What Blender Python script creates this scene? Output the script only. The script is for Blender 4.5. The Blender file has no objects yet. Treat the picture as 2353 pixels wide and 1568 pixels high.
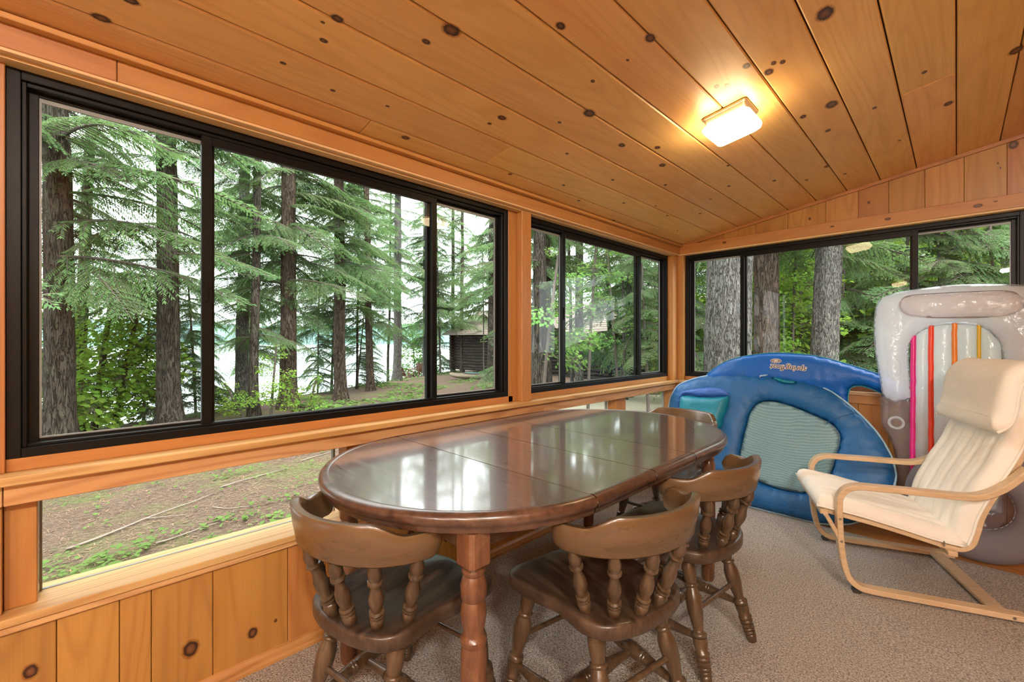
import bpy, bmesh, math, random
import numpy as np
from mathutils import Vector, Matrix, geometry, noise
R = math.radians
random.seed(7)
SC = bpy.context.scene
COL = SC.collection

# ---------------------------------------------------------------- camera, world, light, exposure
CAM_H = 1.17
cam_d = bpy.data.cameras.new('camera')
cam_d.sensor_width = 36.0
cam_d.lens = 36.0 * 1017.0 / 2353.0
cam_d.shift_y = -3.5 / 2353.0
cam_d.clip_start = 0.02
cam_d.clip_end = 2000
cam = bpy.data.objects.new('camera', cam_d)
cam.location = (0, 0, CAM_H)
cam.rotation_euler = (R(90), 0, R(45.13))
COL.objects.link(cam)
SC.camera = cam

SC.view_settings.view_transform = 'Standard'
SC.view_settings.look = 'None'
SC.view_settings.exposure = 0.60
SC.view_settings.gamma = 1.0
SC.view_settings.use_curve_mapping = False
SC.cycles.use_denoising = True
SC.cycles.max_bounces = 8
SC.cycles.diffuse_bounces = 5
SC.cycles.glossy_bounces = 4
SC.cycles.transmission_bounces = 6
SC.cycles.transparent_max_bounces = 10
SC.cycles.sample_clamp_indirect = 6.0
SC.cycles.caustics_reflective = False
SC.cycles.caustics_refractive = False

SKY = 4.8
world = bpy.data.worlds.new('overcast_sky')
SC.world = world
world.use_nodes = True
wn = world.node_tree
wn.nodes.clear()
wo = wn.nodes.new('ShaderNodeOutputWorld')
wb = wn.nodes.new('ShaderNodeBackground')
wr = wn.nodes.new('ShaderNodeValToRGB')
wt = wn.nodes.new('ShaderNodeTexCoord')
ws = wn.nodes.new('ShaderNodeSeparateXYZ')
wn.links.new(wt.outputs['Generated'], ws.inputs[0])
wn.links.new(ws.outputs['Z'], wr.inputs[0])
wr.color_ramp.elements[0].position = 0.0
wr.color_ramp.elements[0].color = (0.80, 0.87, 0.95, 1)
wr.color_ramp.elements[1].position = 0.6
wr.color_ramp.elements[1].color = (0.95, 0.97, 1.0, 1)
wn.links.new(wr.outputs[0], wb.inputs[0])
wb.inputs[1].default_value = SKY
wn.links.new(wb.outputs[0], wo.inputs[0])

sun_d = bpy.data.lights.new('hazy_sun', 'SUN')
sun_d.energy = 2.6
sun_d.angle = R(25)
sun_d.color = (1.0, 0.95, 0.86)
sun = bpy.data.objects.new('hazy_sun', sun_d)
sun.rotation_euler = (R(38), R(10), R(60))
COL.objects.link(sun)

LAMP_L = 28.0      # radiance of the lit opal shades
LAMP_COL = (1.0, 0.74, 0.42)

# ---------------------------------------------------------------- helpers
def link(o, parent=None):
    COL.objects.link(o)
    if parent is not None:
        o.parent = parent
    return o

def tag(o, label=None, cat=None, group=None, kind=None):
    if label: o['label'] = label
    if cat: o['category'] = cat
    if group: o['group'] = group
    if kind: o['kind'] = kind
    return o

def empty(name, loc=(0, 0, 0), rz=0.0, **k):
    o = bpy.data.objects.new(name, None)
    o.location = loc
    o.rotation_euler = (0, 0, rz)
    o.empty_display_size = 0.1
    link(o)
    return tag(o, **k)

def mesh_obj(name, me, mats, parent=None, smooth=False):
    o = bpy.data.objects.new(name, me)
    if mats is not None:
        for m in (mats if isinstance(mats, (list, tuple)) else [mats]):
            if len(me.materials) < (len(mats) if isinstance(mats, (list, tuple)) else 1):
                me.materials.append(m)
    if smooth:
        me.polygons.foreach_set('use_smooth', [True] * len(me.polygons))
    return link(o, parent)

def from_py(name, V, Fc, mats, parent=None, smooth=False):
    me = bpy.data.meshes.new(name)
    me.from_pydata([tuple(v) for v in V], [], Fc)
    me.update()
    return mesh_obj(name, me, mats, parent, smooth)

class MB:
    """collects vertices and faces of one mesh"""
    def __init__(s): s.V = []; s.F = []; s.M = []
    def add(s, V, F, M=None, mi=0):
        b = len(s.V)
        if M is not None: V = [M @ Vector(v) for v in V]
        s.V += [tuple(v) for v in V]
        s.F += [tuple(i + b for i in f) for f in F]
        s.M += [mi] * len(F)
    def box(s, a, b, M=None, mi=0):
        x0, y0, z0 = a; x1, y1, z1 = b
        V = [(x0, y0, z0), (x1, y0, z0), (x1, y1, z0), (x0, y1, z0), (x0, y0, z1), (x1, y0, z1), (x1, y1, z1), (x0, y1, z1)]
        F = [(0, 3, 2, 1), (4, 5, 6, 7), (0, 1, 5, 4), (1, 2, 6, 5), (2, 3, 7, 6), (3, 0, 4, 7)]
        s.add(V, F, M, mi)
    def tube(s, pts, rad, n=8, M=None, mi=0, caps=True):
        pts = [Vector(p) for p in pts]
        if not hasattr(rad, '__len__'): rad = [rad] * len(pts)
        V = []; F = []
        ref = None
        for i, p in enumerate(pts):
            d = (pts[min(i + 1, len(pts) - 1)] - pts[max(i - 1, 0)])
            if d.length < 1e-9: d = Vector((0, 0, 1))
            d.normalize()
            if ref is None:
                ref = d.cross(Vector((0, 0, 1)))
                if ref.length < 1e-3: ref = d.cross(Vector((1, 0, 0)))
            ref = (ref - d * ref.dot(d)); ref.normalize()
            b2 = d.cross(ref)
            for k in range(n):
                a = 2 * math.pi * k / n
                V.append(p + (ref * math.cos(a) + b2 * math.sin(a)) * rad[i])
        for i in range(len(pts) - 1):
            for k in range(n):
                k2 = (k + 1) % n
                F.append((i * n + k, i * n + k2, (i + 1) * n + k2, (i + 1) * n + k))
        if caps:
            F.append(tuple(range(n))[::-1]); F.append(tuple(range((len(pts) - 1) * n, len(pts) * n)))
        s.add(V, F, M, mi)
    def lathe(s, prof, p0, p1, n=14, mi=0):
        """prof: list of (t along p0->p1 in 0..1, radius)"""
        p0 = Vector(p0); p1 = Vector(p1)
        s.tube([p0.lerp(p1, t) for t, r in prof], [r for t, r in prof], n, mi=mi)
    def build(s, name, mats, parent=None, smooth=False, bevel=0.0, auto=None):
        me = bpy.data.meshes.new(name)
        me.from_pydata(s.V, [], s.F)
        if any(s.M): me.polygons.foreach_set('material_index', s.M)
        me.update()
        if bevel:
            bm = bmesh.new(); bm.from_mesh(me)
            bmesh.ops.bevel(bm, geom=bm.edges[:], offset=bevel, segments=1, affect='EDGES', profile=0.5)
            bm.to_mesh(me); bm.free()
        o = mesh_obj(name, me, mats, parent)
        if smooth:
            me.polygons.foreach_set('use_smooth', [True] * len(me.polygons))
            if auto:
                try: me.set_sharp_from_angle(angle=R(auto))
                except Exception: pass
        return o

def board(name, a, b, axis, mat, parent=None, M=None, bevel=0.0015, uvoff=None):
    """one wooden board from corner a to corner b, grain along axis, uv in metres"""
    a = Vector(a); b = Vector(b)
    bm = bmesh.new()
    bmesh.ops.create_cube(bm, size=1.0)
    c = (a + b) / 2; d = b - a
    for v in bm.verts:
        v.co = Vector((c.x + v.co.x * d.x, c.y + v.co.y * d.y, c.z + v.co.z * d.z))
    if bevel:
        bmesh.ops.bevel(bm, geom=bm.edges[:], offset=min(bevel, min(abs(q) for q in d) * 0.4), segments=1, affect='EDGES')
    uv = bm.loops.layers.uv.new('UVMap')
    ou, ov = uvoff if uvoff else (random.uniform(0, 40), random.uniform(0, 40))
    o1, o2 = [k for k in range(3) if k != axis]
    for f in bm.faces:
        for l in f.loops:
            l[uv].uv = (l.vert.co[axis] + ou, l.vert.co[o1] + l.vert.co[o2] + ov)
    if M is not None:
        bmesh.ops.transform(bm, matrix=M, verts=bm.verts)
    me = bpy.data.meshes.new(name)
    bm.to_mesh(me); bm.free()
    return mesh_obj(name, me, mat, parent)

def copy_tree(o, parent=None):
    c = o.copy(); COL.objects.link(c); c.parent = parent
    for ch in list(o.children): copy_tree(ch, c)
    return c

def catmull(P, n=8, closed=False):
    P = [Vector(p) for p in P]; out = []
    N = len(P)
    rng = N if closed else N - 1
    for i in range(rng):
        if closed: p0, p1, p2, p3 = P[(i - 1) % N], P[i], P[(i + 1) % N], P[(i + 2) % N]
        else: p0, p1, p2, p3 = P[max(i - 1, 0)], P[i], P[i + 1], P[min(i + 2, N - 1)]
        for k in range(n):
            t = k / n
            out.append(0.5 * ((2 * p1) + (p2 - p0) * t + (2 * p0 - 5 * p1 + 4 * p2 - p3) * t * t + (3 * p1 - p0 - 3 * p2 + p3) * t ** 3))
    if not closed: out.append(P[-1].copy())
    return out

# ---------------------------------------------------------------- materials
class NT:
    def __init__(s, name):
        s.m = bpy.data.materials.new(name); s.m.use_nodes = True
        s.t = s.m.node_tree; s.t.nodes.clear()
        s.out = s.n('OutputMaterial'); s.p = s.n('BsdfPrincipled')
        s.l(s.p.outputs[0], s.out.inputs[0])
    def n(s, k, **kw):
        x = s.t.nodes.new('ShaderNode' + k)
        for a, v in kw.items(): setattr(x, a, v)
        return x
    def l(s, a, b): s.t.links.new(a, b)
    def val(s, sock, v):
        if isinstance(v, (int, float)): sock.default_value = v
        elif isinstance(v, tuple): sock.default_value = v if len(v) == len(sock.default_value) else v + (1,)
        else: s.l(v, sock)
    def math(s, op, a, b=None, c=None):
        x = s.n('Math', operation=op); s.val(x.inputs[0], a)
        if b is not None: s.val(x.inputs[1], b)
        if c is not None: s.val(x.inputs[2], c)
        return x.outputs[0]
    def vmath(s, op, a, b):
        x = s.n('VectorMath', operation=op); s.val(x.inputs[0], a); s.val(x.inputs[1], b)
        return x.outputs[0]
    def noise(s, vec, scale=1.0, detail=3.0, rough=0.5, dist=0.0, dim='3D'):
        x = s.n('TexNoise', noise_dimensions=dim)
        if vec is not None: s.l(vec, x.inputs['Vector'])
        x.inputs['Scale'].default_value = scale; x.inputs['Detail'].default_value = detail
        x.inputs['Roughness'].default_value = rough; x.inputs['Distortion'].default_value = dist
        return x.outputs[0]
    def ramp(s, fac, stops):
        x = s.n('ValToRGB'); cr = x.color_ramp
        while len(cr.elements) < len(stops): cr.elements.new(0.5)
        for e, (p, c) in zip(cr.elements, stops):
            e.position = p; e.color = c if len(c) == 4 else tuple(c) + (1,)
        s.val(x.inputs[0], fac)
        return x.outputs[0]
    def mix(s, fac, a, b, mode='MIX'):
        x = s.n('MixRGB', blend_type=mode); s.val(x.inputs[0], fac); s.val(x.inputs[1], a); s.val(x.inputs[2], b)
        return x.outputs[0]
    def bump(s, h, strength=0.3, dist=0.01):
        x = s.n('Bump'); x.inputs['Strength'].default_value = strength; x.inputs['Distance'].default_value = dist
        s.l(h, x.inputs['Height']); s.l(x.outputs[0], s.p.inputs['Normal'])
    def pset(s, **kw):
        for k, v in kw.items(): s.val(s.p.inputs[k.replace('_', ' ')], v)

def wood(name, c1, c2, dark, rough=0.35, line=0.28, coat=0.0, tint=0.14, scale=1.0, spec=0.5):
    t = NT(name)
    uv = t.n('UVMap').outputs[0]
    oi = t.n('ObjectInfo').outputs['Random']
    off = t.n('CombineXYZ'); t.l(t.math('MULTIPLY', oi, 37.0), off.inputs[0]); t.l(t.math('MULTIPLY', oi, 71.0), off.inputs[1]); t.l(t.math('MULTIPLY', oi, 11.0), off.inputs[2])
    uv = t.vmath('ADD', uv, off.outputs[0])
    def st(a, b): return t.vmath('MULTIPLY', uv, (a * scale, b * scale, 1.0))
    broad = t.noise(st(1.0, 7.0), 1.0, 2.0, 0.5, 0.3)
    cont = t.noise(st(0.55, 5.0), 1.0, 1.5, 0.45, 0.2)
    rings = t.math('SINE', t.math('MULTIPLY', cont, 95.0))
    rings = t.math('POWER', t.math('MULTIPLY_ADD', rings, 0.5, 0.5), 3.0)
    fib = t.noise(st(5.0, 210.0), 1.0, 3.0, 0.6)
    col = t.ramp(broad, [(0.3, c1), (0.7, c2)])
    col = t.mix(t.math('MULTIPLY', rings, line), col, dark)
    col = t.mix(t.math('MULTIPLY', t.math('SUBTRACT', fib, 0.45), 0.55), col, dark)
    streak = t.noise(st(0.8, 26.0), 1.0, 4.0, 0.6, 0.4)
    col = t.mix(t.math('MULTIPLY', t.ramp(streak, [(0.56, (0, 0, 0)), (0.78, (1, 1, 1))]), 0.3), col, dark)
    hsv = t.n('HueSaturation'); t.l(col, hsv.inputs['Color'])
    r2 = t.math('FRACT', t.math('MULTIPLY', oi, 17.3))
    t.l(t.math('MULTIPLY_ADD', oi, tint * 2, 1.0 - tint), hsv.inputs['Value'])
    t.l(t.math('MULTIPLY_ADD', r2, 0.018, 0.491), hsv.inputs['Hue'])
    t.l(hsv.outputs[0], t.p.inputs['Base Color'])
    t.pset(Roughness=t.math('MULTIPLY_ADD', fib, 0.15, rough - 0.05))
    t.p.inputs['Coat Weight'].default_value = coat
    t.p.inputs['Coat Roughness'].default_value = 0.15
    t.p.inputs['Specular IOR Level'].default_value = spec
    t.bump(fib, 0.12, 0.002)
    return t.m

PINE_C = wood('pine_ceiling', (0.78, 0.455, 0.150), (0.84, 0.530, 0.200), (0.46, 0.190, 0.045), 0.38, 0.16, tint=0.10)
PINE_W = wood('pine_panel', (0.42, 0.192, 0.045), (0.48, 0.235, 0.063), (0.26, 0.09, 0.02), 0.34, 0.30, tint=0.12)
CEDAR = wood('cedar_beam', (0.46, 0.205, 0.055), (0.52, 0.250, 0.078), (0.27, 0.090, 0.024), 0.40, 0.20, tint=0.12)
FIR = wood('fir_sill', (0.58, 0.32, 0.12), (0.64, 0.40, 0.18), (0.34, 0.135, 0.04), 0.42, 0.45, tint=0.08)
PALE = wood('pale_pine_jamb', (0.74, 0.50, 0.22), (0.80, 0.58, 0.30), (0.48, 0.24, 0.07), 0.42, 0.15, tint=0.05)
FLOORW = wood('floor_wood', (0.40, 0.16, 0.045), (0.48, 0.21, 0.06), (0.2, 0.07, 0.02), 0.4, 0.2)

def plain(name, col, rough=0.5, metal=0.0, nscale=None, namp=0.15, bump=0.0, coat=0.0, spec=0.5):
    t = NT(name)
    if nscale:
        tc = t.n('TexCoord').outputs['Object']
        nz = t.noise(tc, nscale, 4.0, 0.6)
        c = t.mix(nz, tuple(x * (1 - namp) for x in col), tuple(min(1, x * (1 + namp)) for x in col))
        t.l(c, t.p.inputs['Base Color'])
        if bump: t.bump(nz, bump, 0.004)
    else:
        t.pset(Base_Color=tuple(col))
    t.pset(Roughness=rough, Metallic=metal)
    t.p.inputs['Coat Weight'].default_value = coat
    t.p.inputs['Specular IOR Level'].default_value = spec
    return t.m

BLACK = plain('dark_bronze_aluminium', (0.0055, 0.0050, 0.0045), 0.42, 0.0, 60, 0.2, spec=.2)
DARKGAP = plain('dark_cavity_wood', (0.06, 0.022, 0.008), 0.8)
SPLINE = plain('grey_glazing_strip', (0.25, 0.27, 0.26), 0.35)

def glass_mat(name, tint=(0.97, 0.99, 0.97), refl=1.0):
    t = NT(name); t.t.nodes.remove(t.p)
    tr = t.n('BsdfTransparent'); tr.inputs[0].default_value = tint + (1,)
    gl = t.n('BsdfGlossy'); gl.inputs['Roughness'].default_value = 0.0
    fr = t.n('Fresnel'); fr.inputs[0].default_value = 1.45
    bf = t.math('SUBTRACT', 1.0, t.n('NewGeometry').outputs['Backfacing'])
    mx = t.n('MixShader'); t.l(t.math('MULTIPLY', t.math('MULTIPLY', fr.outputs[0], refl), bf), mx.inputs[0])
    t.l(tr.outputs[0], mx.inputs[1]); t.l(gl.outputs[0], mx.inputs[2]); t.l(mx.outputs[0], t.out.inputs[0])
    return t.m
GLASS = glass_mat('window_glass', refl=0.55)

def carpet_mat():
    t = NT('cut_pile_carpet')
    tc = t.n('TexCoord').outputs['Object']
    a = t.noise(tc, 160.0, 3.0, 0.7)
    b = t.noise(tc, 3.0, 3.0, 0.6)
    v = t.n('TexVoronoi'); t.l(tc, v.inputs['Vector']); v.inputs['Scale'].default_value = 260.0
    col = t.ramp(a, [(0.32, (0.12, 0.104, 0.090)), (0.47, (0.37, 0.335, 0.295)), (0.60, (0.66, 0.61, 0.55))])
    col = t.mix(t.math('MULTIPLY', b, 0.35), col, (0.31, 0.27, 0.23))
    t.l(col, t.p.inputs['Base Color'])
    t.pset(Roughness=0.95)
    t.p.inputs['Specular IOR Level'].default_value = 0.1
    h = t.math('ADD', a, t.math('MULTIPLY', v.outputs[0], -0.6))
    t.bump(h, 0.9, 0.006)
    return t.m
CARPET = carpet_mat()

def stained(name, c1, c2, dark, rough, wear=0.0, wearcol=(0.3, 0.2, 0.12), gs=(60, 60, 6), coat=0.3):
    """stained, varnished hardwood in object space; gs = noise scale per axis"""
    t = NT(name)
    tc = t.n('TexCoord').outputs['Object']
    oi = t.n('ObjectInfo').outputs['Random']
    vec = t.vmath('MULTIPLY', tc, tuple(float(x) for x in gs))
    nz = t.noise(vec, 1.0, 4.0, 0.62, 0.4)
    col = t.ramp(nz, [(0.28, dark), (0.5, c1), (0.74, c2)])
    w = t.noise(tc, 9.0, 5.0, 0.7)
    col = t.mix(t.math('MULTIPLY', t.ramp(w, [(0.55, (0, 0, 0)), (0.75, (1, 1, 1))]), wear), col, wearcol)
    hsv = t.n('HueSaturation'); t.l(col, hsv.inputs['Color']); t.l(t.math('MULTIPLY_ADD', oi, 0.2, 0.9), hsv.inputs['Value'])
    t.l(hsv.outputs[0], t.p.inputs['Base Color'])
    t.pset(Roughness=t.math('MULTIPLY_ADD', nz, 0.18, rough - 0.08))
    t.p.inputs['Coat Weight'].default_value = coat; t.p.inputs['Coat Roughness'].default_value = 0.2
    t.bump(nz, 0.08, 0.002)
    return t.m
CH_WOOD = stained('chair_wood', (0.078, 0.046, 0.024), (0.125, 0.077, 0.040), (0.045, 0.025, 0.014), 0.30, 0.3, (0.20, 0.13, 0.07))
CH_SEAT = stained('chair_seat_wood', (0.050, 0.028, 0.016), (0.095, 0.058, 0.035), (0.018, 0.009, 0.006), 0.42, 0.35, (0.20, 0.12, 0.07), gs=(55, 5, 20))
CH_RAIL = stained('chair_rail_wood', (0.125, 0.072, 0.032), (0.150, 0.088, 0.041), (0.110, 0.062, 0.027), 0.28, 0.12, (0.25, 0.165, 0.09), gs=(5, 5, 26))
TB_TOP = stained('table_laminate', (0.125, 0.080, 0.064), (0.180, 0.122, 0.100), (0.080, 0.048, 0.038), 0.30, 0.15, (0.24, 0.15, 0.11), gs=(6, 85, 20), coat=1.0)
for n_ in TB_TOP.node_tree.nodes:
    if n_.type == 'BSDF_PRINCIPLED': n_.inputs['Coat Roughness'].default_value = .07; n_.inputs['Coat IOR'].default_value = 1.56
TB_RIM = stained('table_edge_wood', (0.075, 0.036, 0.022), (0.115, 0.058, 0.034), (0.034, 0.015, 0.009), 0.30, 0.3, (0.30, 0.17, 0.10), gs=(30, 30, 30), coat=0.4)
TB_LEG = stained('table_leg_wood', (0.145, 0.060, 0.027), (0.20, 0.088, 0.040), (0.075, 0.028, 0.013), 0.33, 0.3, (0.42, 0.25, 0.12), gs=(50, 50, 5), coat=0.3)
BIRCH = stained('bent_birch', (0.60, 0.44, 0.27), (0.68, 0.52, 0.34), (0.50, 0.35, 0.20), 0.38, 0.2, (0.74, 0.55, 0.34), gs=(8, 60, 60), coat=0.2)
METAL = plain('screw_metal', (0.35, 0.33, 0.30), 0.35, 0.9)
RUBBER = plain('dark_rubber_foot', (0.03, 0.03, 0.03), 0.7)

def fabric(name, col, rough=0.8, stain=None, weave=500, bump=0.25, sheen=0.0, var=0.12, coat=0.0):
    t = NT(name)
    tc = t.n('TexCoord').outputs['Object']
    n1 = t.noise(tc, 6.0, 5.0, 0.6)
    n2 = t.noise(tc, weave, 2.0, 0.5)
    c = t.mix(n1, tuple(x * (1 - var) for x in col), tuple(min(1, x * (1 + var)) for x in col))
    if stain:
        s = t.noise(tc, 3.3, 3.0, 0.6)
        c = t.mix(t.math('MULTIPLY', t.ramp(s, [(0.56, (0, 0, 0)), (0.72, (1, 1, 1))]), 0.55), c, stain)
    t.l(c, t.p.inputs['Base Color']); t.pset(Roughness=rough)
    t.p.inputs['Sheen Weight'].default_value = sheen
    t.p.inputs['Coat Weight'].default_value = coat
    wr_ = t.noise(tc, 16.0, 3.0, 0.55, 1.2)
    t.bump(t.math('ADD', t.math('MULTIPLY', n2, 0.15), wr_), bump, 0.012)
    return t.m
CANVAS = fabric('cream_canvas', (0.90, 0.87, 0.79), 0.85, (0.74, 0.54, 0.32), var=0.05, bump=0.25)
BLUE1 = fabric('steel_blue_nylon', (0.010, 0.120, 0.350), 0.42, None, var=0.18, bump=0.45)
BLUE2 = fabric('royal_blue_nylon', (0.0, 0.115, 0.50), 0.38, None, var=0.12, bump=0.4)
TEAL = fabric('teal_nylon', (0.004, 0.22, 0.33), 0.42, None, var=0.1, bump=0.35)
PERI = fabric('bright_blue_nylon', (0.045, 0.15, 0.55), 0.42, None, var=0.1, bump=0.4)
PIPING = plain('pale_blue_piping', (0.33, 0.55, 0.72), 0.5)

def netting():
    t = NT('grey_green_netting')
    tc = t.n('TexCoord').outputs['Object']
    rot = t.n('Mapping'); rot.inputs['Rotation'].default_value = (0, R(32), 0); t.l(tc, rot.inputs[0])
    v = t.n('TexVoronoi'); v.inputs['Randomness'].default_value = 0.15; v.inputs['Scale'].default_value = 165.0
    t.l(rot.outputs[0], v.inputs['Vector'])
    n1 = t.noise(tc, 4.0, 3.0, 0.5)
    base = t.mix(n1, (0.18, 0.34, 0.40), (0.30, 0.47, 0.49))
    c = t.mix(t.ramp(v.outputs[0], [(0.25, (1, 1, 1)), (0.5, (0, 0, 0))]), base, (0.045, 0.16, 0.22))
    t.l(c, t.p.inputs['Base Color']); t.pset(Roughness=0.6)
    return t.m
NET = netting()

def vinyl(name, col, alpha, rough=0.18, trans=0.5):
    t = NT(name); t.t.nodes.remove(t.p)
    tr = t.n('BsdfTransparent'); tr.inputs[0].default_value = tuple(0.5 + 0.5 * x for x in col) + (1,)
    df = t.n('BsdfDiffuse'); df.inputs[0].default_value = tuple(col) + (1,)
    tl = t.n('BsdfTranslucent'); tl.inputs[0].default_value = tuple(col) + (1,)
    gl = t.n('BsdfGlossy'); gl.inputs['Roughness'].default_value = rough
    bp = t.n('Bump'); bp.inputs['Strength'].default_value = 0.35; bp.inputs['Distance'].default_value = 0.02
    tc = t.n('TexCoord').outputs['Object']
    t.l(t.noise(tc, 14.0, 3.0, 0.55, 1.5), bp.inputs['Height']); t.l(bp.outputs[0], gl.inputs['Normal'])
    m1 = t.n('MixShader'); m1.inputs[0].default_value = trans; t.l(df.outputs[0], m1.inputs[1]); t.l(tl.outputs[0], m1.inputs[2])
    m2 = t.n('MixShader'); m2.inputs[0].default_value = alpha; t.l(tr.outputs[0], m2.inputs[1]); t.l(m1.outputs[0], m2.inputs[2])
    fr = t.n('Fresnel'); fr.inputs[0].default_value = 1.5; t.l(bp.outputs[0], fr.inputs['Normal'])
    m3 = t.n('MixShader'); t.l(t.math('MULTIPLY', fr.outputs[0], t.math('SUBTRACT', 1.0, t.n('NewGeometry').outputs['Backfacing'])), m3.inputs[0]); t.l(m2.outputs[0], m3.inputs[1]); t.l(gl.outputs[0], m3.inputs[2])
    t.l(m3.outputs[0], t.out.inputs[0])
    return t.m
V_FROST = vinyl('frosted_white_vinyl', (0.90, 0.94, 1.0), 0.55)
V_CLEAR = vinyl('clear_vinyl', (0.66, 0.64, 0.68), 0.20, 0.08)
V_GREY = vinyl('smoky_clear_vinyl', (0.50, 0.49, 0.53), 0.60, 0.08)
V_PILLOW = vinyl('pearly_clear_vinyl', (0.90, 0.84, 0.82), 0.28, 0.08)
V_TUBE = vinyl('milky_vinyl_tube', (0.86, 0.93, 0.96), 0.6, 0.15)

def emit(name, col, s):
    t = NT(name); t.t.nodes.remove(t.p)
    e = t.n('Emission'); e.inputs[0].default_value = tuple(col) + (1,); e.inputs[1].default_value = s
    t.l(e.outputs[0], t.out.inputs[0]); return t.m

def knot_mat():
    t = NT('pine_knot')
    uv = t.n('UVMap').outputs[0]
    ln = t.n('VectorMath', operation='LENGTH'); t.l(uv, ln.inputs[0])
    tc = t.n('TexCoord').outputs['Object']
    nz = t.noise(tc, 90.0, 3.0, 0.6)
    d = t.math('ADD', ln.outputs['Value'], t.math('MULTIPLY', t.math('SUBTRACT', nz, 0.5), 0.35))
    col = t.ramp(d, [(0.0, (0.20, 0.085, 0.03)), (0.30, (0.16, 0.060, 0.018)), (0.50, (0.035, 0.012, 0.005)), (0.62, (0.05, 0.016, 0.006)), (0.74, (0.33, 0.11, 0.022)), (1.0, (0.5, 0.2, 0.04))])
    t.l(col, t.p.inputs['Base Color']); t.pset(Roughness=0.4)
    a = t.ramp(d, [(0.60, (1, 1, 1)), (0.70, (0.5, 0.5, 0.5)), (0.98, (0, 0, 0))])
    t.l(a, t.p.inputs['Alpha'])
    return t.m
KNOT = knot_mat()

def knot(parent, centre, u, v, ru, rv):
    """a knot in a board: thin disc just proud of its face; u = direction along the grain"""
    u = Vector(u).normalized(); v = Vector(v).normalized(); c = Vector(centre)
    n = 20; V = [c]; UV = [(0, 0)]
    for k in range(n):
        a = 2 * math.pi * k / n
        V.append(c + u * ru * math.cos(a) + v * rv * math.sin(a)); UV.append((math.cos(a), math.sin(a)))
    F = [(0, 1 + k, 1 + (k + 1) % n) for k in range(n)]
    me = bpy.data.meshes.new('knot'); me.from_pydata([tuple(p) for p in V], [], F)
    ul = me.uv_layers.new(name='UVMap')
    for l in me.loops: ul.data[l.index].uv = UV[l.vertex_index]
    return mesh_obj('knot', me, KNOT, parent)

# ================================================================ ROOM SHELL
XF = -1.76      # left wall panel face
YB = 3.835      # back wall panel face
Y0, Y1 = -4.3, 3.92
XR = 1.95
def ceil_z(x): return 2.011 + 0.167 * (x + 1.686)

# ---- floor and carpet
fl = tag(empty('floor'), 'orange wooden porch floor showing beyond the carpet edge', kind='structure')
fb = MB(); fb.box((-1.9, Y0 - .1, -0.20), (XR + .1, Y1, -0.032)); fb.build('subfloor', DARKGAP, fl)
for k in range(4):
    board('plank', (-1.79, 3.33 + k * 0.132, -0.032), (XR, 3.33 + (k + 1) * 0.132 - 0.002, -0.014), 0, FLOORW, fl, bevel=0.001)
cp = MB(); nx, ny = 60, 120
for j in range(ny + 1):
    for i in range(nx + 1):
        x = -1.755 + (XR + 1.755) * i / nx; y = Y0 + (3.37 - Y0) * j / ny
        z = 0.003 * noise.noise(Vector((x * 2, y * 2, 0)))
        if j == ny: z = -0.012; y += 0.004
        cp.V.append((x, y, z))
for j in range(ny):
    for i in range(nx):
        a = j * (nx + 1) + i; cp.F.append((a, a + 1, a + nx + 2, a + nx + 1)); cp.M.append(0)
carpet = cp.build('carpet', CARPET, None, smooth=True)
tag(carpet, 'grey-brown cut pile carpet covering the porch floor', 'carpet', kind='structure')

# ---- ceiling: boards running the length of the porch on a slope
ce = tag(empty('ceiling'), 'sloping ceiling of knotty golden pine boards', kind='structure')
ang = math.atan(0.167)
cb = MB(); cb.add([(-1.95, Y0, ceil_z(-1.95) + .022), (XR + .1, Y0, ceil_z(XR + .1) + .022), (XR + .1, Y1 + .1, ceil_z(XR + .1) + .022), (-1.95, Y1 + .1, ceil_z(-1.95) + .022),
        (-1.95, Y0, ceil_z(-1.95) + .16), (XR + .1, Y0, ceil_z(XR + .1) + .16), (XR + .1, Y1 + .1, ceil_z(XR + .1) + .16), (-1.95, Y1 + .1, ceil_z(-1.95) + .16)],
       [(0, 1, 2, 3), (4, 7, 6, 5), (0, 4, 5, 1), (1, 5, 6, 2), (2, 6, 7, 3), (3, 7, 4, 0)])
cb.build('roof_deck', DARKGAP, ce)
joints = {-1: [2.635], -9: [1.425], -7: [2.645], -10: [.83], -3: [-1.2], -5: [-.6], 1: [.4], 2: [2.1], 0: [-.9], -2: [-2.0]}
rows = {}
for k in range(-10, 11):
    xa, xb = 0.179 * k, 0.179 * (k + 1)
    xm = (xa + xb) / 2
    w = 0.179 / math.cos(ang)
    M = Matrix.Translation((xm, 0, ceil_z(xm))) @ Matrix.Rotation(-ang, 4, 'Y')
    ys = [Y0] + sorted(joints.get(k, [])) + [YB + .01]
    rows[k] = []
    for a, b in zip(ys[:-1], ys[1:]):
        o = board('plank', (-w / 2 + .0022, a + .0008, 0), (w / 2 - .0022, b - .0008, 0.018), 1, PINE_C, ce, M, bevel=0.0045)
        rows[k].append((a, b, o))
def ceiling_knot(x, y, r, asp=1.5):
    k = math.floor(x / 0.179)
    for a, b, o in rows.get(k, []):
        if a <= y <= b:
            knot(o, (x, y, ceil_z(x) - 0.0006), (0, 1, 0), (1, 0, 0.167), r * asp, r)
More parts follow.
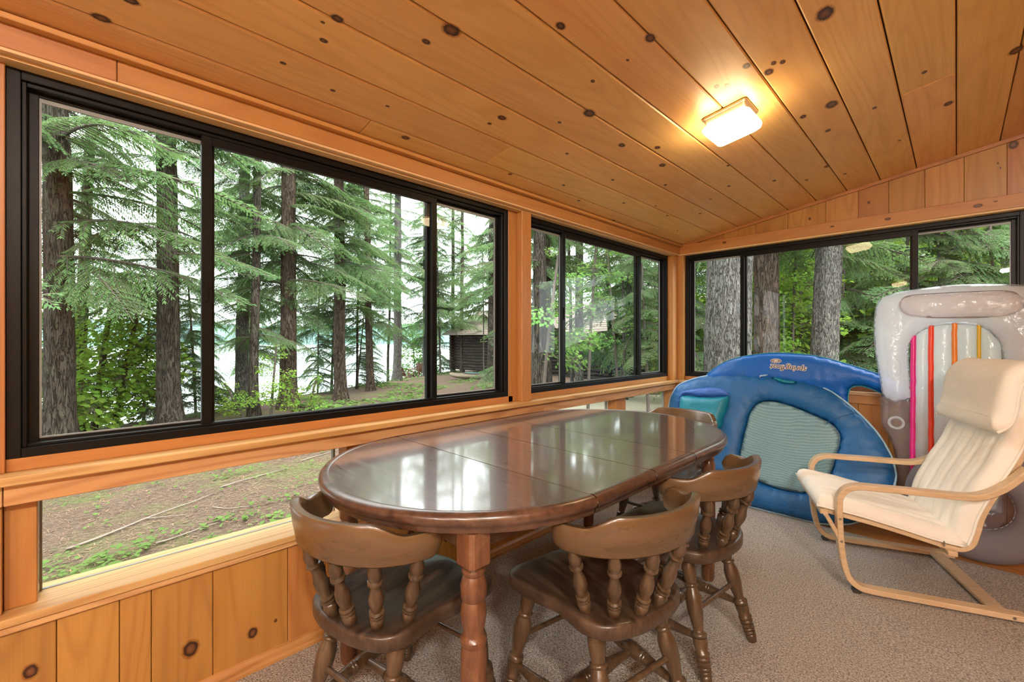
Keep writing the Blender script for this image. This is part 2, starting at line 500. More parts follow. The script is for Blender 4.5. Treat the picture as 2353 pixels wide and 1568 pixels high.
for x, y, r in [(-1.084, .819, .030), (-1.165, .783, .014), (-.87, 1.079, .018), (-.718, 1.363, .022), (-1.499, .837, .008), (-1.635, .996, .018), (-1.307, 1.244, .020),
                (-1.364, 1.227, .010), (-1.078, 1.528, .030), (-1.191, 1.47, .010), (-1.133, 1.872, .020), (-1.042, 2.05, .018), (-1.114, 2.248, .022), (-.675, 1.825, .013), (-.646, 1.854, .013),
                (-.818, 1.39, .007), (-.956, 1.376, .010), (-.305, 1.755, .036), (-.557, 1.799, .018), (-.513, 1.915, .022), (-.486, 1.874, .013), (-.462, 1.897, .013), (-.504, 2.414, .018),
                (-.396, 2.42, .034), (-.454, 2.683, .017), (-.269, 2.646, .013), (-.094, 2.501, .013), (-.027, 2.943, .024), (-.545, 3.188, .020), (.167, 2.663, .03), (-.494, 3.44, .013),
                (-1.603, .056, .020), (-1.498, .107, .018), (-1.498, .473, .009), (-1.53, .644, .009), (-1.341, .537, .012), (-1.244, .537, .018), (-1.28, .51, .006), (-1.33, 1.70, .010), (-1.22, 2.5, .012),
                (-1.36, 2.15, .012), (-1.55, 1.95, .010), (-1.62, 1.6, .013), (-1.50, 2.5, .012), (-1.45, 3.0, .012), (-1.30, 3.2, .012), (-1.0, 2.9, .014), (-.9, 2.6, .012), (-.8, 3.1, .014), (-1.15, 3.0, .010),
                (-1.63, 2.2, .012), (-.33, 1.25, .016), (.06, 1.7, .015), (-.12, 1.3, .02), (.30, 3.0, .018), (-.67, 3.3, .012), (-.22, 3.2, .010), (-1.7, 2.7, .012), (-1.56, 3.4, .01), (-1.41, 2.75, .009)]:
    ceiling_knot(x, y, r * .88)

# ---- mouldings along the ceiling
tr1 = board('trim_1', (-1.728, Y0, 1.985), (-1.700, YB, 2.001), 1, CEDAR)
tag(tr1, 'thin cedar strip where the ceiling meets the left beam', kind='structure')
M = Matrix.Translation((0, 0, 0)) @ Matrix.Shear('XY', 4, (0, 0))
mb_ = MB()
for (xa, xb) in [(-1.73, XR)]:
    V = []
    for x in (xa, xb):
        z = ceil_z(x) - 0.001
        V += [(x, YB - .018, z), (x, YB, z), (x, YB, z - .022), (x, YB - .018, z - .022)]
    mb_.add(V, [(0, 1, 2, 3), (7, 6, 5, 4), (0, 4, 5, 1), (1, 5, 6, 2), (2, 6, 7, 3), (3, 7, 4, 0)])
tr2 = mb_.build('trim_2', stained('moulding_wood', (.42, .17, .045), (.5, .21, .06), (.2, .07, .02), .4, gs=(4, 40, 40)), None)
tag(tr2, 'thin sloping moulding between ceiling and back wall', kind='structure')

# ---- left wall
wl = tag(empty('wall_left'), 'low pine panelled left wall with posts, sills and beam', kind='structure')
s = MB()
s.box((-1.94, Y0, -0.35), (-1.779, Y1, 0.418))
s.build('wall_body', DARKGAP, wl)
s = MB(); s.box((-1.94, Y0, 0.745), (-1.815, Y1, 0.80)); s.box((-1.94, Y0, 1.93), (-1.80, Y1, 2.06)); s.build('rail_core', CEDAR, wl)
seams = [-4.3]
y = -.029
lst = [y]
rr = random.Random(3)
while lst[0] > -4.2: lst.insert(0, lst[0] - rr.choice([.16, .19, .235, .13]))
lst += [.102, .176, .337, .573]
while lst[-1] < 3.8: lst.append(lst[-1] + rr.choice([.16, .19, .235, .14, .235]))
lst[-1] = 3.86
lplanks = []
for a, b in zip(lst[:-1], lst[1:]):
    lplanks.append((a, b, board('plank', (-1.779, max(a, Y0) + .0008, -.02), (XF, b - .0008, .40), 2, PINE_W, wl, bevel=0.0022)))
def lknot(y, z, r, asp=1.25):
    for a, b, o in lplanks:
        if a <= y <= b: knot(o, (XF + .0006, y, z), (0, 0, 1), (0, 1, 0), r * asp, r)
for y_, z_, r_ in [(-.078, .275, .020), (.275, .162, .028), (.455, .13, .020), (.53, .14, .007), (1.30, .2, .02), (1.62, .2, .02), (1.85, .24, .018), (1.1, .28, .022), (2.4, .2, .02), (.13, .06, .01)]:
    lknot(y_, z_, r_)
board('sill_trim', (-1.779, Y0, .398), (-1.746, YB, .419), 1, FIR, wl, bevel=.003)
board('lower_sill', (-1.93, Y0, .419), (-1.738, 1.30, .4415), 1, FIR, wl, bevel=.003)
board('lower_sill', (-1.93, 1.3015, .419), (-1.738, YB, .4415), 1, FIR, wl, bevel=.003)
# baseboard moulding
MOULD = stained('baseboard_pine', (.50, .24, .075), (.58, .30, .10), (.30, .12, .03), .38, gs=(40, 3, 40))
bbm = MB(); prof = [(-1.76, 0), (-1.738, 0), (-1.738, .012), (-1.742, .020), (-1.746, .032), (-1.753, .040), (-1.760, .044)]
for yy in (Y0, 3.84): bbm.V += [(x, yy, z) for x, z in prof]
n_ = len(prof)
for i in range(n_ - 1): bbm.F.append((i, i + n_, i + 1 + n_, i + 1)); bbm.M.append(0)
b_ = bbm.build('baseboard_left', MOULD, None); tag(b_, 'narrow moulded pine baseboard along the left wall', kind='structure')
# upper sill, apron, sub sill
for a, b in ((Y0, 1.872), (1.8735, 3.80)):
    board('sill', (-1.84, a, .788), (-1.730, b, .812), 1, FIR, wl, bevel=.003)
for a, b in ((Y0, -.128), (-.126, 2.02), (2.022, 3.83)):
    board('apron', (-1.80, a, .731), (-1.757, b, .788), 1, FIR, wl, bevel=.002)
for a, b in ((Y0, 1.80), (1.92, 3.76)):
    board('sub_sill', (-1.93, a, .812), (-1.803, b, .846), 1, CEDAR, wl, bevel=.001)
# beam, head jamb
for a, b in ((Y0, .094), (.0955, 3.86)):
    board('beam', (-1.765, a, 1.924), (-1.730, b, 2.0035), 1, CEDAR, wl, bevel=.002)
board('beam_edge', (-1.753, Y0, 1.915), (-1.731, 3.82, 1.9235), 1, PALE, wl, bevel=.001)
board('head_jamb', (-1.93, Y0, 1.908), (-1.758, 3.80, 1.922), 1, PALE, wl, bevel=.001)
# posts
def post(y0, y1, x1, z0, z1, nm='post', m=CEDAR): return board(nm, (-1.878, y0, z0), (x1, y1, z1), 2, m, wl, bevel=.002)
post(1.833, 1.912, XF, .812, 1.915)
post(1.766, 1.832, -1.803, .812, 1.909, 'jamb'); post(1.913, 1.928, -1.803, .812, 1.909, 'jamb')
post(-.33, -.141, XF - .02, .812, 1.915); post(-.140, -.1255, -1.790, .812, 1.909, 'jamb')
post(3.742, 3.93, -1.757, .812, 1.915, 'corner_post'); 
board('corner_post', (-1.757, 3.832, .812), (-1.702, 3.95, 1.915), 2, CEDAR, wl, bevel=.002)
yy = -.331
while yy > Y0 + .01: y2 = max(yy - .19, Y0); board('plank', (-1.80, y2, .812), (-1.782, yy - .0015, 1.93), 2, PINE_W, wl, bevel=.0022); yy -= .19
s = MB(); s.box((-1.94, Y0, .80), (-1.80, -.33, 1.94)); s.build('wall_body', DARKGAP, wl)
# lower posts between the fixed lights
post(-.33, -.130, -1.776, .4415, .731, 'lower_post'); post(-.129, -.067, -1.80, .4415, .731, 'lower_post')
post(.815, .94, -1.80, .4415, .731, 'lower_post'); post(1.83, 1.95, -1.80, .4415, .731, 'lower_post')
post(2.90, 3.03, -1.80, .4415, .731, 'lower_post'); post(3.82, 3.93, -1.79, .4415, .731, 'lower_post')
post(-2.30, -2.18, -1.80, .4415, .731, 'lower_post'); post(-4.3, -4.2, -1.80, .4415, .731, 'lower_post')
for a, b in [(-4.2, -2.31), (-2.18, -.335), (-.066, .797), (.955, 1.825), (1.96, 2.885), (3.045, 3.805)]:
    g = MB(); g.box((-1.882, a, .4415), (-1.878, b, .738)); pn = g.build('lower_pane', GLASS, wl)
    st = MB()
    for (u0, u1) in ((a, a + .006), (b - .008, b)): st.box((-1.890, u0, .4415), (-1.870, u1, .735))
    st.box((-1.886, a, .4415), (-1.876, b, .4432))
    st.build('glazing_strip', SPLINE, wl)

# ---- sliding windows in dark bronze aluminium
def ring(mb, x0, x1, z0, z1, w, y0, y1, wt=None, wb=None):
    wt = w if wt is None else wt; wb = w if wb is None else wb
    mb.box((x0, y0, z0), (x0 + w, y1, z1)); mb.box((x1 - w, y0, z0), (x1, y1, z1))
    mb.box((x0 + w, y0, z0), (x1 - w, y1, z0 + wb)); mb.box((x0 + w, y0, z1 - wt), (x1 - w, y1, z1))
def window(name, W, zb, zt, M, label, m1=.245, m2=.735):
    """local: x along the wall, y outward, z up; sash - fixed light - sash"""
    o = empty(name); o.matrix_world = M; tag(o, label, kind='structure')
    f = MB(); ring(f, 0, W, zb, zt, .028, 0, .075, .026, .026)
    ring(f, .028, W - .028, zb + .026, zt - .026, .010, .012, .060, .012, .008)
    f.build('frame', BLACK, o, bevel=.0015)
    x1, x2 = m1 * W, m2 * W
    # fixed light, set towards the room
    f = MB(); ring(f, x1 - .022, x2 + .022, zb + .022, zt - .02, .030, .016, .036, .046, .014); s_ = f.build('sash', BLACK, o, bevel=.001)
    g = MB(); g.box((x1, .027, zb + .03), (x2, .030, zt - .06)); g.build('pane', GLASS, s_)
    for a, b in ((.030, x1 + .020), (x2 - .020, W - .030)):
        f = MB(); ring(f, a, b, zb + .022, zt - .02, .030, .042, .062, .028, .020); s_ = f.build('sash', BLACK, o, bevel=.001)
        g = MB(); g.box((a + .02, .050, zb + .04), (b - .02, .053, zt - .04)); g.build('pane', GLASS, s_)
        st = MB(); ring(st, a + .030, b - .030, zb + .042, zt - .048, .005, .046, .052, .012, .004); st.build('gasket', SPLINE, s_)
    lt = MB(); lt.box((x1 - .012, .010, 1.30), (x1 - .004, .017, 1.38)); lt.build('latch', BLACK, o)
    return o
def Mleft(y): return Matrix(((0, -1, 0, -1.803), (1, 0, 0, y), (0, 0, 1, 0), (0, 0, 0, 1)))
window('window_1', 1.890, .846, 1.908, Mleft(-.1255), 'large dark framed sliding window nearest the camera on the left wall')
window('window_2', 1.812, .846, 1.908, Mleft(1.929), 'dark framed sliding window between the cedar post and the far corner', .205, .745)
Mb = Matrix.Translation((-1.700, 3.868, 0))
window('window_3', 1.985, .846, 1.912, Mb, 'dark framed sliding window in the back wall behind the pool floats', .237, .757)

# ---- back wall
wbk = tag(empty('wall_back'), 'pine panelled back wall with sill, beam and boards above', kind='structure')
s = MB(); s.box((-1.9, 3.852, -.35), (XR, 3.98, .80)); s.box((-1.9, 3.852, 1.93), (XR, 3.98, 2.75)); s.box((.29, 3.90, .8), (XR, 3.98, 1.95)); s.build('wall_body', DARKGAP, wbk)
bl = [-1.76, -1.55, -1.36, -1.12, -.898, -.662, -.477, -.317, -.142, .032, .206, .39, .62, .80, 1.0, 1.2, 1.42, 1.6, 1.8, XR]
bplanks = []
for a, b in zip(bl[:-1], bl[1:]):
    zt_ = ceil_z(a)
    o = board('plank', (a + .0007, 3.835, 2.0), (b - .0007, 3.853, ceil_z(a) + .02), 2, PINE_W, wbk, bevel=.0015)
    for v in o.data.vertices:
        if v.co.z > ceil_z(a) - .01: v.co.z += (v.co.x - a) * .167
    bplanks.append((a, b, o))
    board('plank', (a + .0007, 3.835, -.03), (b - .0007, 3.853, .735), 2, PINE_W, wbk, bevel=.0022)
for x_, z_, r_ in [(.125, 2.31, .018), (.23, 2.29, .026), (-.76, 2.055, .010), (-.42, 2.10, .010), (.02, 2.30, .010), (.17, 2.2, .006), (.18, 2.17, .005), (.55, 2.3, .02)]:
    for a, b, o in bplanks:
        if a <= x_ <= b: knot(o, (x_, 3.8344, z_), (0, 0, 1), (1, 0, 0), r_ * 1.2, r_)
bm_ = board('beam', (-1.76, 3.815, 1.924), (XR, 3.852, 2.003), 0, CEDAR, wbk, bevel=.002)
for x_, z_, r_ in [(.09, 1.965, .014), (-.32, 1.965, .011), (-.62, 1.97, .008), (-1.35, 1.97, .011), (.16, 1.975, .006)]:
    knot(bm_, (x_, 3.8144, z_), (1, 0, 0), (0, 0, 1), r_ * 1.8, r_)
board('head_jamb', (-1.75, 3.817, 1.912), (XR, 3.96, 1.9235), 0, PALE, wbk, bevel=.001)
board('sill', (-1.735, 3.805, .788), (XR, 3.90, .812), 0, FIR, wbk, bevel=.003)
board('apron', (-1.76, 3.820, .731), (XR, 3.853, .788), 0, CEDAR, wbk, bevel=.002)
board('sub_sill', (-1.702, 3.866, .812), (XR, 3.96, .846), 0, CEDAR, wbk, bevel=.001)
board('post', (.286, 3.84, .812), (.398, 3.96, 1.912), 2, CEDAR, wbk, bevel=.002)
xx = .40
while xx < XR - .01: board('plank', (xx, 3.853, .812), (min(xx + .19, XR) - .0015, 3.875, 1.912), 2, PINE_W, wbk, bevel=.0022); xx += .19
b_ = board('baseboard_back', (-1.73, 3.815, -.014), (XR, 3.835, .05), 0, PINE_W, None, bevel=.004)
tag(b_, 'orange pine baseboard along the back wall', kind='structure')

# ---- right and rear walls (out of view, they close the porch)
wr_ = tag(empty('wall_right'), 'pine boarded house wall on the right of the porch', kind='structure')
s = MB(); s.box((XR + .02, Y0, -.3), (XR + .12, Y1, 2.75)); s.build('wall_body', DARKGAP, wr_)
yy = Y0
while yy < 3.8:
    w_ = rr.choice([.14, .19, .235, .28]); board('plank', (XR, yy, -.02), (XR + .018, min(yy + w_, 3.85) - .0015, 2.63), 2, PINE_W, wr_, bevel=.0022); yy += w_
wq = tag(empty('wall_rear'), 'pine boarded end wall behind the camera', kind='structure')
s = MB(); s.box((-1.9, Y0 - .12, -.3), (XR, Y0 - .02, 2.75)); s.build('wall_body', DARKGAP, wq)
xx = -1.76
while xx < XR - .01:
    w_ = rr.choice([.14, .19, .235, .28]); x2 = min(xx + w_, XR)
    o = board('plank', (xx, Y0 - .02, -.02), (x2 - .0015, Y0, ceil_z(xx)), 2, PINE_W, wq, bevel=.0022); xx += w_

# ================================================================ CEILING LIGHTS
SHADE = None
def shade_mat(nm='lit_opal_glass', L=LAMP_L, col=LAMP_COL):
    t = NT(nm); t.t.nodes.remove(t.p)
    e = t.n('Emission'); e.inputs[0].default_value = tuple(col) + (1,)
    lw = t.n('LayerWeight'); lw.inputs[0].default_value = 0.5
    e.inputs[1].default_value = L
    t.l(e.outputs[0], t.out.inputs[0]); return t.m
SHADE = shade_mat()
FILL_GLOW = shade_mat('added_fill_glow', 460.0, (1.0, .95, .87))  # strong glow for the invented lamps that brighten the interior
BRASS = plain('warm_nickel', (.50, .36, .22), .28, .85)
def ceiling_light(x, y, label, SH=SHADE):
    o = empty('ceiling_light', (x, y, ceil_z(x) - .0005)); o.rotation_euler = (0, -ang, 0)
    tag(o, label, 'ceiling light', 'square ceiling lights')
    def rr_(hx, hy, r, z, n=5):
        P = []
        for cx, cy, a0 in ((hx - r, hy - r, 0), (-hx + r, hy - r, 90), (-hx + r, -hy + r, 180), (hx - r, -hy + r, 270)):
            for k in range(n): a = R(a0 + 90 * k / (n - 1)); P.append((cx + r * math.cos(a), cy + r * math.sin(a), z))
        return P
    def loft(rings, mat, nm, par, cap0=False, cap1=True):
        V = []; F = []; n = len(rings[0])
        for q in rings: V += q
        for i in range(len(rings) - 1):
            for k in range(n): k2 = (k + 1) % n; F.append((i * n + k, (i + 1) * n + k, (i + 1) * n + k2, i * n + k2))
        if cap1: F.append(tuple(range((len(rings) - 1) * n, len(rings) * n))[::-1])
        ob = from_py(nm, V, F, mat, par); return ob
    base = loft([rr_(.093, .085, .014, 0), rr_(.096, .088, .016, -.006), rr_(.093, .085, .014, -.010), rr_(.087, .079, .012, -.012), rr_(.085, .077, .012, -.036), rr_(.080, .072, .012, -.037)], BRASS, 'canopy', o)
    sh = loft([rr_(.080, .072, .012, -.037), rr_(.090, .082, .014, -.040), rr_(.099, .091, .014, -.052), rr_(.100, .092, .014, -.062), rr_(.092, .084, .010, -.078), rr_(.074, .064, .006, -.092), rr_(.066, .056, .004, -.096)], SH, 'shade', o)
    for p in base.data.polygons: p.use_smooth = True
    return o
ceiling_light(-.715, 2.085, 'lit square opal glass ceiling light with metal base, above the far end of the table')
ceiling_light(-.70, -2.24, 'lit square ceiling light behind the camera near the end wall')
ceiling_light(1.15, -.5, 'added unseen fill lamp on the ceiling beside the right house wall', FILL_GLOW)  # this and the next two: lamps added out of view as fill
ceiling_light(1.15, -1.9, 'added unseen fill lamp on the ceiling over the right rear corner', FILL_GLOW)
ceiling_light(.6, -3.2, 'added unseen fill lamp on the ceiling nearest the end wall', FILL_GLOW)

# ================================================================ DINING TABLE
TX, TA, TB_, TR = -1.207, 1.040, 1.853, .532
def racetrack(off=0.0, n=28):
    P = []
    for k in range(n + 1):
        a = math.pi + math.pi * k / n; P.append((TX + (TR + off) * math.cos(a), TA + (TR + off) * math.sin(a)))
    for k in range(n + 1):
        a = math.pi * k / n; P.append((TX + (TR + off) * math.cos(a), TB_ + (TR + off) * math.sin(a)))
    return P
table = empty('dining_table', (TX, 1.447, 0), label='dark oval extending dining table with turned legs and glossy worn top', cat='table')
def tloc(o): o.location = (-TX, -1.447, 0)
seam_y = [.998, 1.325, 1.628]
bounds = [(0, .998), (.998, 1.325), (1.325, 1.628), (1.628, 3.0)]
def clip_poly(P, y0, y1):
    for lim, sgn in ((y0, 1), (y1, -1)):
        out = []
        for i in range(len(P)):
            a, b = P[i], P[(i + 1) % len(P)]
            da, db = (a[1] - lim) * sgn, (b[1] - lim) * sgn
            if da >= 0: out.append(a)
            if da * db < 0:
                t_ = da / (da - db); out.append((a[0] + (b[0] - a[0]) * t_, lim))
        P = out
    return P
for (a, b) in bounds:
    e = .0022
    P = clip_poly(racetrack(-.028), a + e, b - e)
    n = len(P)
    V = [(x, y, .749) for x, y in P] + [(x, y, .735) for x, y in P]
    F = [tuple(range(n))] + [(i, i + n, (i + 1) % n + n, (i + 1) % n) for i in range(n)] + [tuple(range(n, 2 * n))[::-1]]
    o = from_py('table_leaf', V, F, TB_TOP, table); tloc(o)
    # rim of this leaf: moulded profile following the outline
    prof = [(-.030, .7485), (-.027, .7500), (-.018, .7505), (-.008, .7480), (0.0, .740), (.001, .728), (-.003, .719), (-.009, .715), (-.010, .707), (-.014, .699), (-.024, .697), (-.05, .699)]
    full = racetrack(0)
    rings_ = [racetrack(q[0], 28) for q in prof]
    mb = MB(); N = len(full)
    idx = [i for i in range(N) if a - 1e-6 <= full[i][1] <= b + 1e-6]
    segs = []
    for i in range(N):
        j = (i + 1) % N
        ya, yb = full[i][1], full[j][1]
        lo, hi = max(min(ya, yb), a + e), min(max(ya, yb), b - e)
        if abs(yb - ya) < 1e-9:
            if a < ya < b: segs.append((i, j, 0, 1))
            continue
        if hi <= lo: continue
        t0, t1 = (lo - ya) / (yb - ya), (hi - ya) / (yb - ya)
        segs.append((i, j, min(t0, t1), max(t0, t1)))
    groups_ = [[q for q in segs if full[q[0]][0] + full[q[1]][0] < 2 * TX], [q for q in segs if full[q[0]][0] + full[q[1]][0] >= 2 * TX]] if a > .5 and b < 2 else [segs]
    for segs in groups_:
      mb = MB()
      for (i, j, t0, t1) in segs:
        V = []
        for tt in (t0, t1):
            for q, rg in zip(prof, rings_):
                V.append((rg[i][0] + (rg[j][0] - rg[i][0]) * tt, rg[i][1] + (rg[j][1] - rg[i][1]) * tt, q[1]))
        m_ = len(prof)
        mb.add(V, [(k, k + 1, k + 1 + m_, k + m_) for k in range(m_ - 1)])
      o = mb.build('table_edge', TB_RIM, table, smooth=True, auto=50)
      bm = bmesh.new(); bm.from_mesh(o.data); bmesh.ops.remove_doubles(bm, verts=bm.verts, dist=1e-5); bm.to_mesh(o.data); bm.free(); tloc(o)
LX, LY0, LY1 = .352, .715, 2.20
mb = MB()
mb.box((TX - LX, LY0 - .01, .60), (TX - LX + .02, LY1, .697)); mb.box((TX + LX - .02, LY0, .635), (TX + LX, LY1, .697))
mb.box((TX - LX, LY0 - .01, .635), (TX + LX, LY0 + .01, .697)); mb.box((TX - LX, LY1 - .01, .635), (TX + LX, LY1 + .01, .697))
mb.box((TX - .40, 1.0, .675), (TX + .40, 1.9, .697))
o = mb.build('apron', TB_RIM, table, bevel=.001); tloc(o)
legprof = [(0, .024), (.03, .029), (.30, .034), (.56, .0325), (.585, .030), (.595, .034), (.61, .034), (.62, .028), (.63, .026), (.66, .030), (.70, .0335), (.735, .030), (.745, .027), (.755, .032), (.80, .034), (.825, .029), (.835, .026), (.845, .030), (.853, .030), (.86, .025), (.87, .027)]
for sx, ly in ((1, LY0), (-1, LY0), (1, LY1), (-1, LY1)):
    mb = MB(); cx = TX + sx * LX
    mb.lathe([(t_ , r_) for t_, r_ in legprof], (cx, ly, 0.0), (cx, ly, .697 / 1.0), 18)
    # square head with chamfered shoulders
    h = .034
    V = [(cx + a_ * q, ly + b_ * q, z) for z, q in ((.592, .018), (.612, h), (.697, h)) for a_, b_ in ((1, .72), (.72, 1), (-.72, 1), (-1, .72), (-1, -.72), (-.72, -1), (.72, -1), (1, -.72))]
    F = [(i * 8 + k, i * 8 + (k + 1) % 8, (i + 1) * 8 + (k + 1) % 8, (i + 1) * 8 + k) for i in range(2) for k in range(8)] + [tuple(range(8))[::-1], tuple(range(16, 24))]
    mb.add(V, F)
    o = mb.build('leg', TB_LEG, table, smooth=True, auto=35); tloc(o)

# ================================================================ DINING CHAIRS (turned, low curved back)
TURN = [(0, .0125), (.03, .0150), (.07, .0165), (.075, .0145), (.085, .0172), (.10, .0172), (.105, .0145), (.115, .0178), (.13, .0178), (.135, .0150), (.145, .0185), (.17, .0190), (.175, .0155), (.185, .0190), (.20, .0190), (.207, .0155), (.215, .0200), (.235, .0200), (.245, .0165), (.30, .0200), (.34, .0205), (.345, .0165),
        (.355, .0210), (.375, .0210), (.385, .015), (.40, .0135), (.44, .0160), (.52, .0205), (.60, .0225), (.66, .0215), (.70, .0170), (.725, .0150), (.735, .0200), (.750, .0200), (.760, .0150), (.80, .0180), (.87, .0205), (.93, .018), (1.0, .0125)]
SPIN = [(0, .009), (.06, .0135), (.16, .0165), (.20, .0150), (.215, .0110), (.225, .0165), (.25, .0165), (.262, .0110), (.275, .0160), (.295, .0165), (.31, .011), (.36, .0125), (.46, .0165), (.54, .0165), (.64, .0110), (.70, .0095), (.74, .012), (.75, .0165), (.775, .0160), (.785, .011), (.83, .0150), (.90, .0150), (1.0, .009)]
STR = [(0, .008), (.12, .0110), (.28, .0150), (.33, .0170), (.335, .0140), (.345, .0185), (.36, .0185), (.365, .015), (.375, .0190), (.39, .0190), (.395, .0160), (.44, .0205), (.50, .0215), (.56, .0205), (.605, .0160), (.61, .0190), (.625, .0190), (.635, .015), (.64, .0185), (.655, .0185), (.665, .0140), (.67, .0170), (.72, .0150), (.88, .0110), (1, .008)]
TURN = [(t_, r_ * 1.22) for t_, r_ in TURN]; SPIN = [(t_, r_ * 1.18) for t_, r_ in SPIN]; STR = [(t_, r_ * 1.15) for t_, r_ in STR]
def seat_outline(n=72):
    ctrl = [(0, .205), (.10, .212), (.175, .205), (.213, .165), (.216, .10), (.200, .035), (.183, -.03), (.186, -.09), (.186, -.14), (.155, -.195), (.08, -.225), (0, -.232)]
    P = [(x, y, 0) for x, y in ctrl] + [(-x, y, 0) for x, y in ctrl[-2:0:-1]]
    Q = catmull(P, 6, closed=True)
    return [(q.x, q.y) for q in Q]
def build_chair(label):
    o = empty('dining_chair', label=label, cat='chair', group='captain style dining chairs around the oval table')
    # seat
    P = seat_outline(); N = len(P)
    def ztop(x, y):
        d = math.hypot(x / .20, (y + .03) / .20)
        z = .430 - .014 * math.exp(-((x / .13) ** 2 + ((y + .05) / .12) ** 2))
        z += .006 * math.exp(-(x / .05) ** 2) * max(0, min(1, (y) / .15)) - .010 * max(0, (y - .12) / .09) ** 2
        return z
    levels = [(0.0, 't'), (.25, 't'), (.5, 't'), (.72, 't'), (.88, 't'), (.955, 't'), (.985, 't2'), (1.0, 's1'), (1.0, 's2'), (.975, 'b'), (.5, 'b')]
    V = []; F = []
    for q, kd in levels:
        for x, y in P:
            X_, Y_ = x * q, -.01 + (y + .01) * q
            z = ztop(X_, Y_)
            if kd == 't2': z -= .002
            if kd == 's1': z -= .008
            if kd == 's2': z = .392
            if kd == 'b': z = .386
            V.append((X_, Y_, z))
    for i in range(len(levels) - 1):
        for k in range(N): F.append((i * N + k, (i + 1) * N + k, (i + 1) * N + (k + 1) % N, i * N + (k + 1) % N))
    F.append(tuple(range((len(levels) - 1) * N, len(levels) * N)))
    st = from_py('seat', V, F, CH_SEAT, o, smooth=True)
    bm = bmesh.new(); bm.from_mesh(st.data); bmesh.ops.remove_doubles(bm, verts=bm.verts, dist=1e-5); bmesh.ops.recalc_face_normals(bm, faces=bm.faces); bm.to_mesh(st.data); bm.free()
    # legs
    tops = {'fl': (-.150, .130), 'fr': (.150, .130), 'bl': (-.125, -.120), 'br': (.125, -.120)}
    feet = {'fl': (-.200, .200), 'fr': (.200, .200), 'bl': (-.175, -.225), 'br': (.175, -.225)}
    def at(k, z):
        t_ = z / .397
        return Vector((feet[k][0] + (tops[k][0] - feet[k][0]) * t_, feet[k][1] + (tops[k][1] - feet[k][1]) * t_, z))
    for k in tops:
        mb = MB(); mb.lathe(TURN, at(k, 0.0), at(k, .397), 14); mb.build('leg', CH_WOOD, o, smooth=True, auto=60)
    for a, b in (('fl', 'bl'), ('fr', 'br')):
        mb = MB(); mb.lathe(STR, at(a, .125), at(b, .135), 12); mb.build('stretcher', CH_WOOD, o, smooth=True, auto=60)
    m1, m2 = (at('fl', .125) + at('bl', .135)) / 2, (at('fr', .125) + at('br', .135)) / 2
    mb = MB(); mb.lathe(STR, m1, m2, 12); mb.build('stretcher', CH_WOOD, o, smooth=True, auto=60)
    mb = MB(); mb.tube([at('bl', .215), at('br', .215)], .0085, 10); mb.build('stretcher', CH_WOOD, o, smooth=True, auto=60)
    mb = MB(); mb.tube([at('fl', .215), at('fr', .215)], .0085, 10); mb.build('stretcher', CH_WOOD, o, smooth=True, auto=60)
    # back rail: curved crescent, tall in the middle, low sweeping arms
    n = 44; V = []; F = []
    ring_n = 10
    for i in range(n + 1):
        u = -1 + 2 * i / n; a = R(92) * u
        rx, ry = .232, .190
        cx, cy = rx * math.sin(a), -.085 - ry * math.cos(a)
        tx_, ty_ = math.cos(a) * rx, math.sin(a) * ry; L_ = math.hypot(tx_, ty_); nx_, ny_ = ty_ / L_, -tx_ / L_   # outward
        au = abs(u)
        s_ = min(1, max(0, (au - .44) / .26)); s_ = s_ * s_ * (3 - 2 * s_)
        ztop_ = .728 - .036 * s_ - .006 * max(0, au - .7)
        zb_ = .617 + .003 * (1 - au)
        if au > .90:
            e_ = (au - .90) / .10; ztop_ -= (ztop_ - zb_) * .45 * e_ ** 2.2; zb_ += .028 * e_ ** 2.5
        th = .0135 * (1 if au < .95 else 1 - .45 * (au - .95) / .05)
        lean = lambda z: (z - .617) * .16
        prof_ = [(-th, zb_ + .005), (-th, ztop_ - .006), (-th * .62, ztop_ - .001), (th * .62, ztop_), (th, ztop_ - .007), (th * 1.12, (ztop_ + zb_) / 2), (th, zb_ + .006), (th * .6, zb_), (-th * .6, zb_), (-th, zb_ + .003)]
        for d, z in prof_:
            q = d + lean(z)
            V.append((cx + nx_ * q, cy + ny_ * q, z))
    for i in range(n):
        for k in range(ring_n): F.append((i * ring_n + k, (i + 1) * ring_n + k, (i + 1) * ring_n + (k + 1) % ring_n, i * ring_n + (k + 1) % ring_n))
    F.append(tuple(range(ring_n))[::-1]); F.append(tuple(range(n * ring_n, (n + 1) * ring_n)))
    rl = from_py('back_rail', V, F, CH_RAIL, o, smooth=True)
    rl.data.set_sharp_from_angle(angle=R(50))
    for u in (-.80, -.47, -.16, .16, .47, .80):
        a = R(92) * u
        top = Vector((.232 * math.sin(a), -.085 - .190 * math.cos(a), .622))
        b = Vector((.158 * math.sin(a * .93), -.055 - .150 * math.cos(a * .93), .418))
        mb = MB(); mb.lathe(SPIN, b, top, 12); mb.build('spindle', CH_WOOD, o, smooth=True, auto=60)
    return o
ch0 = build_chair('brown captain chair at the near end of the table with a greyish glossy seat')
chairs = [(-1.19, .712, R(10), None),
          (-.800, 1.165, R(80), 'brown captain chair on the open side of the table nearest the camera, dark scuffed seat'),
          (-.800, 1.720, R(84), 'brown captain chair on the open side of the table next to the blue float'),
          (-1.21, 2.47, R(178), 'brown captain chair at the far end of the table in front of the teal pillow')]
for i, (x, y, rz, lb) in enumerate(chairs):
    c_ = ch0 if i == 0 else copy_tree(ch0)
    c_.location = (x, y, 0.001); c_.rotation_euler = (0, 0, rz)
    if lb: c_['label'] = lb

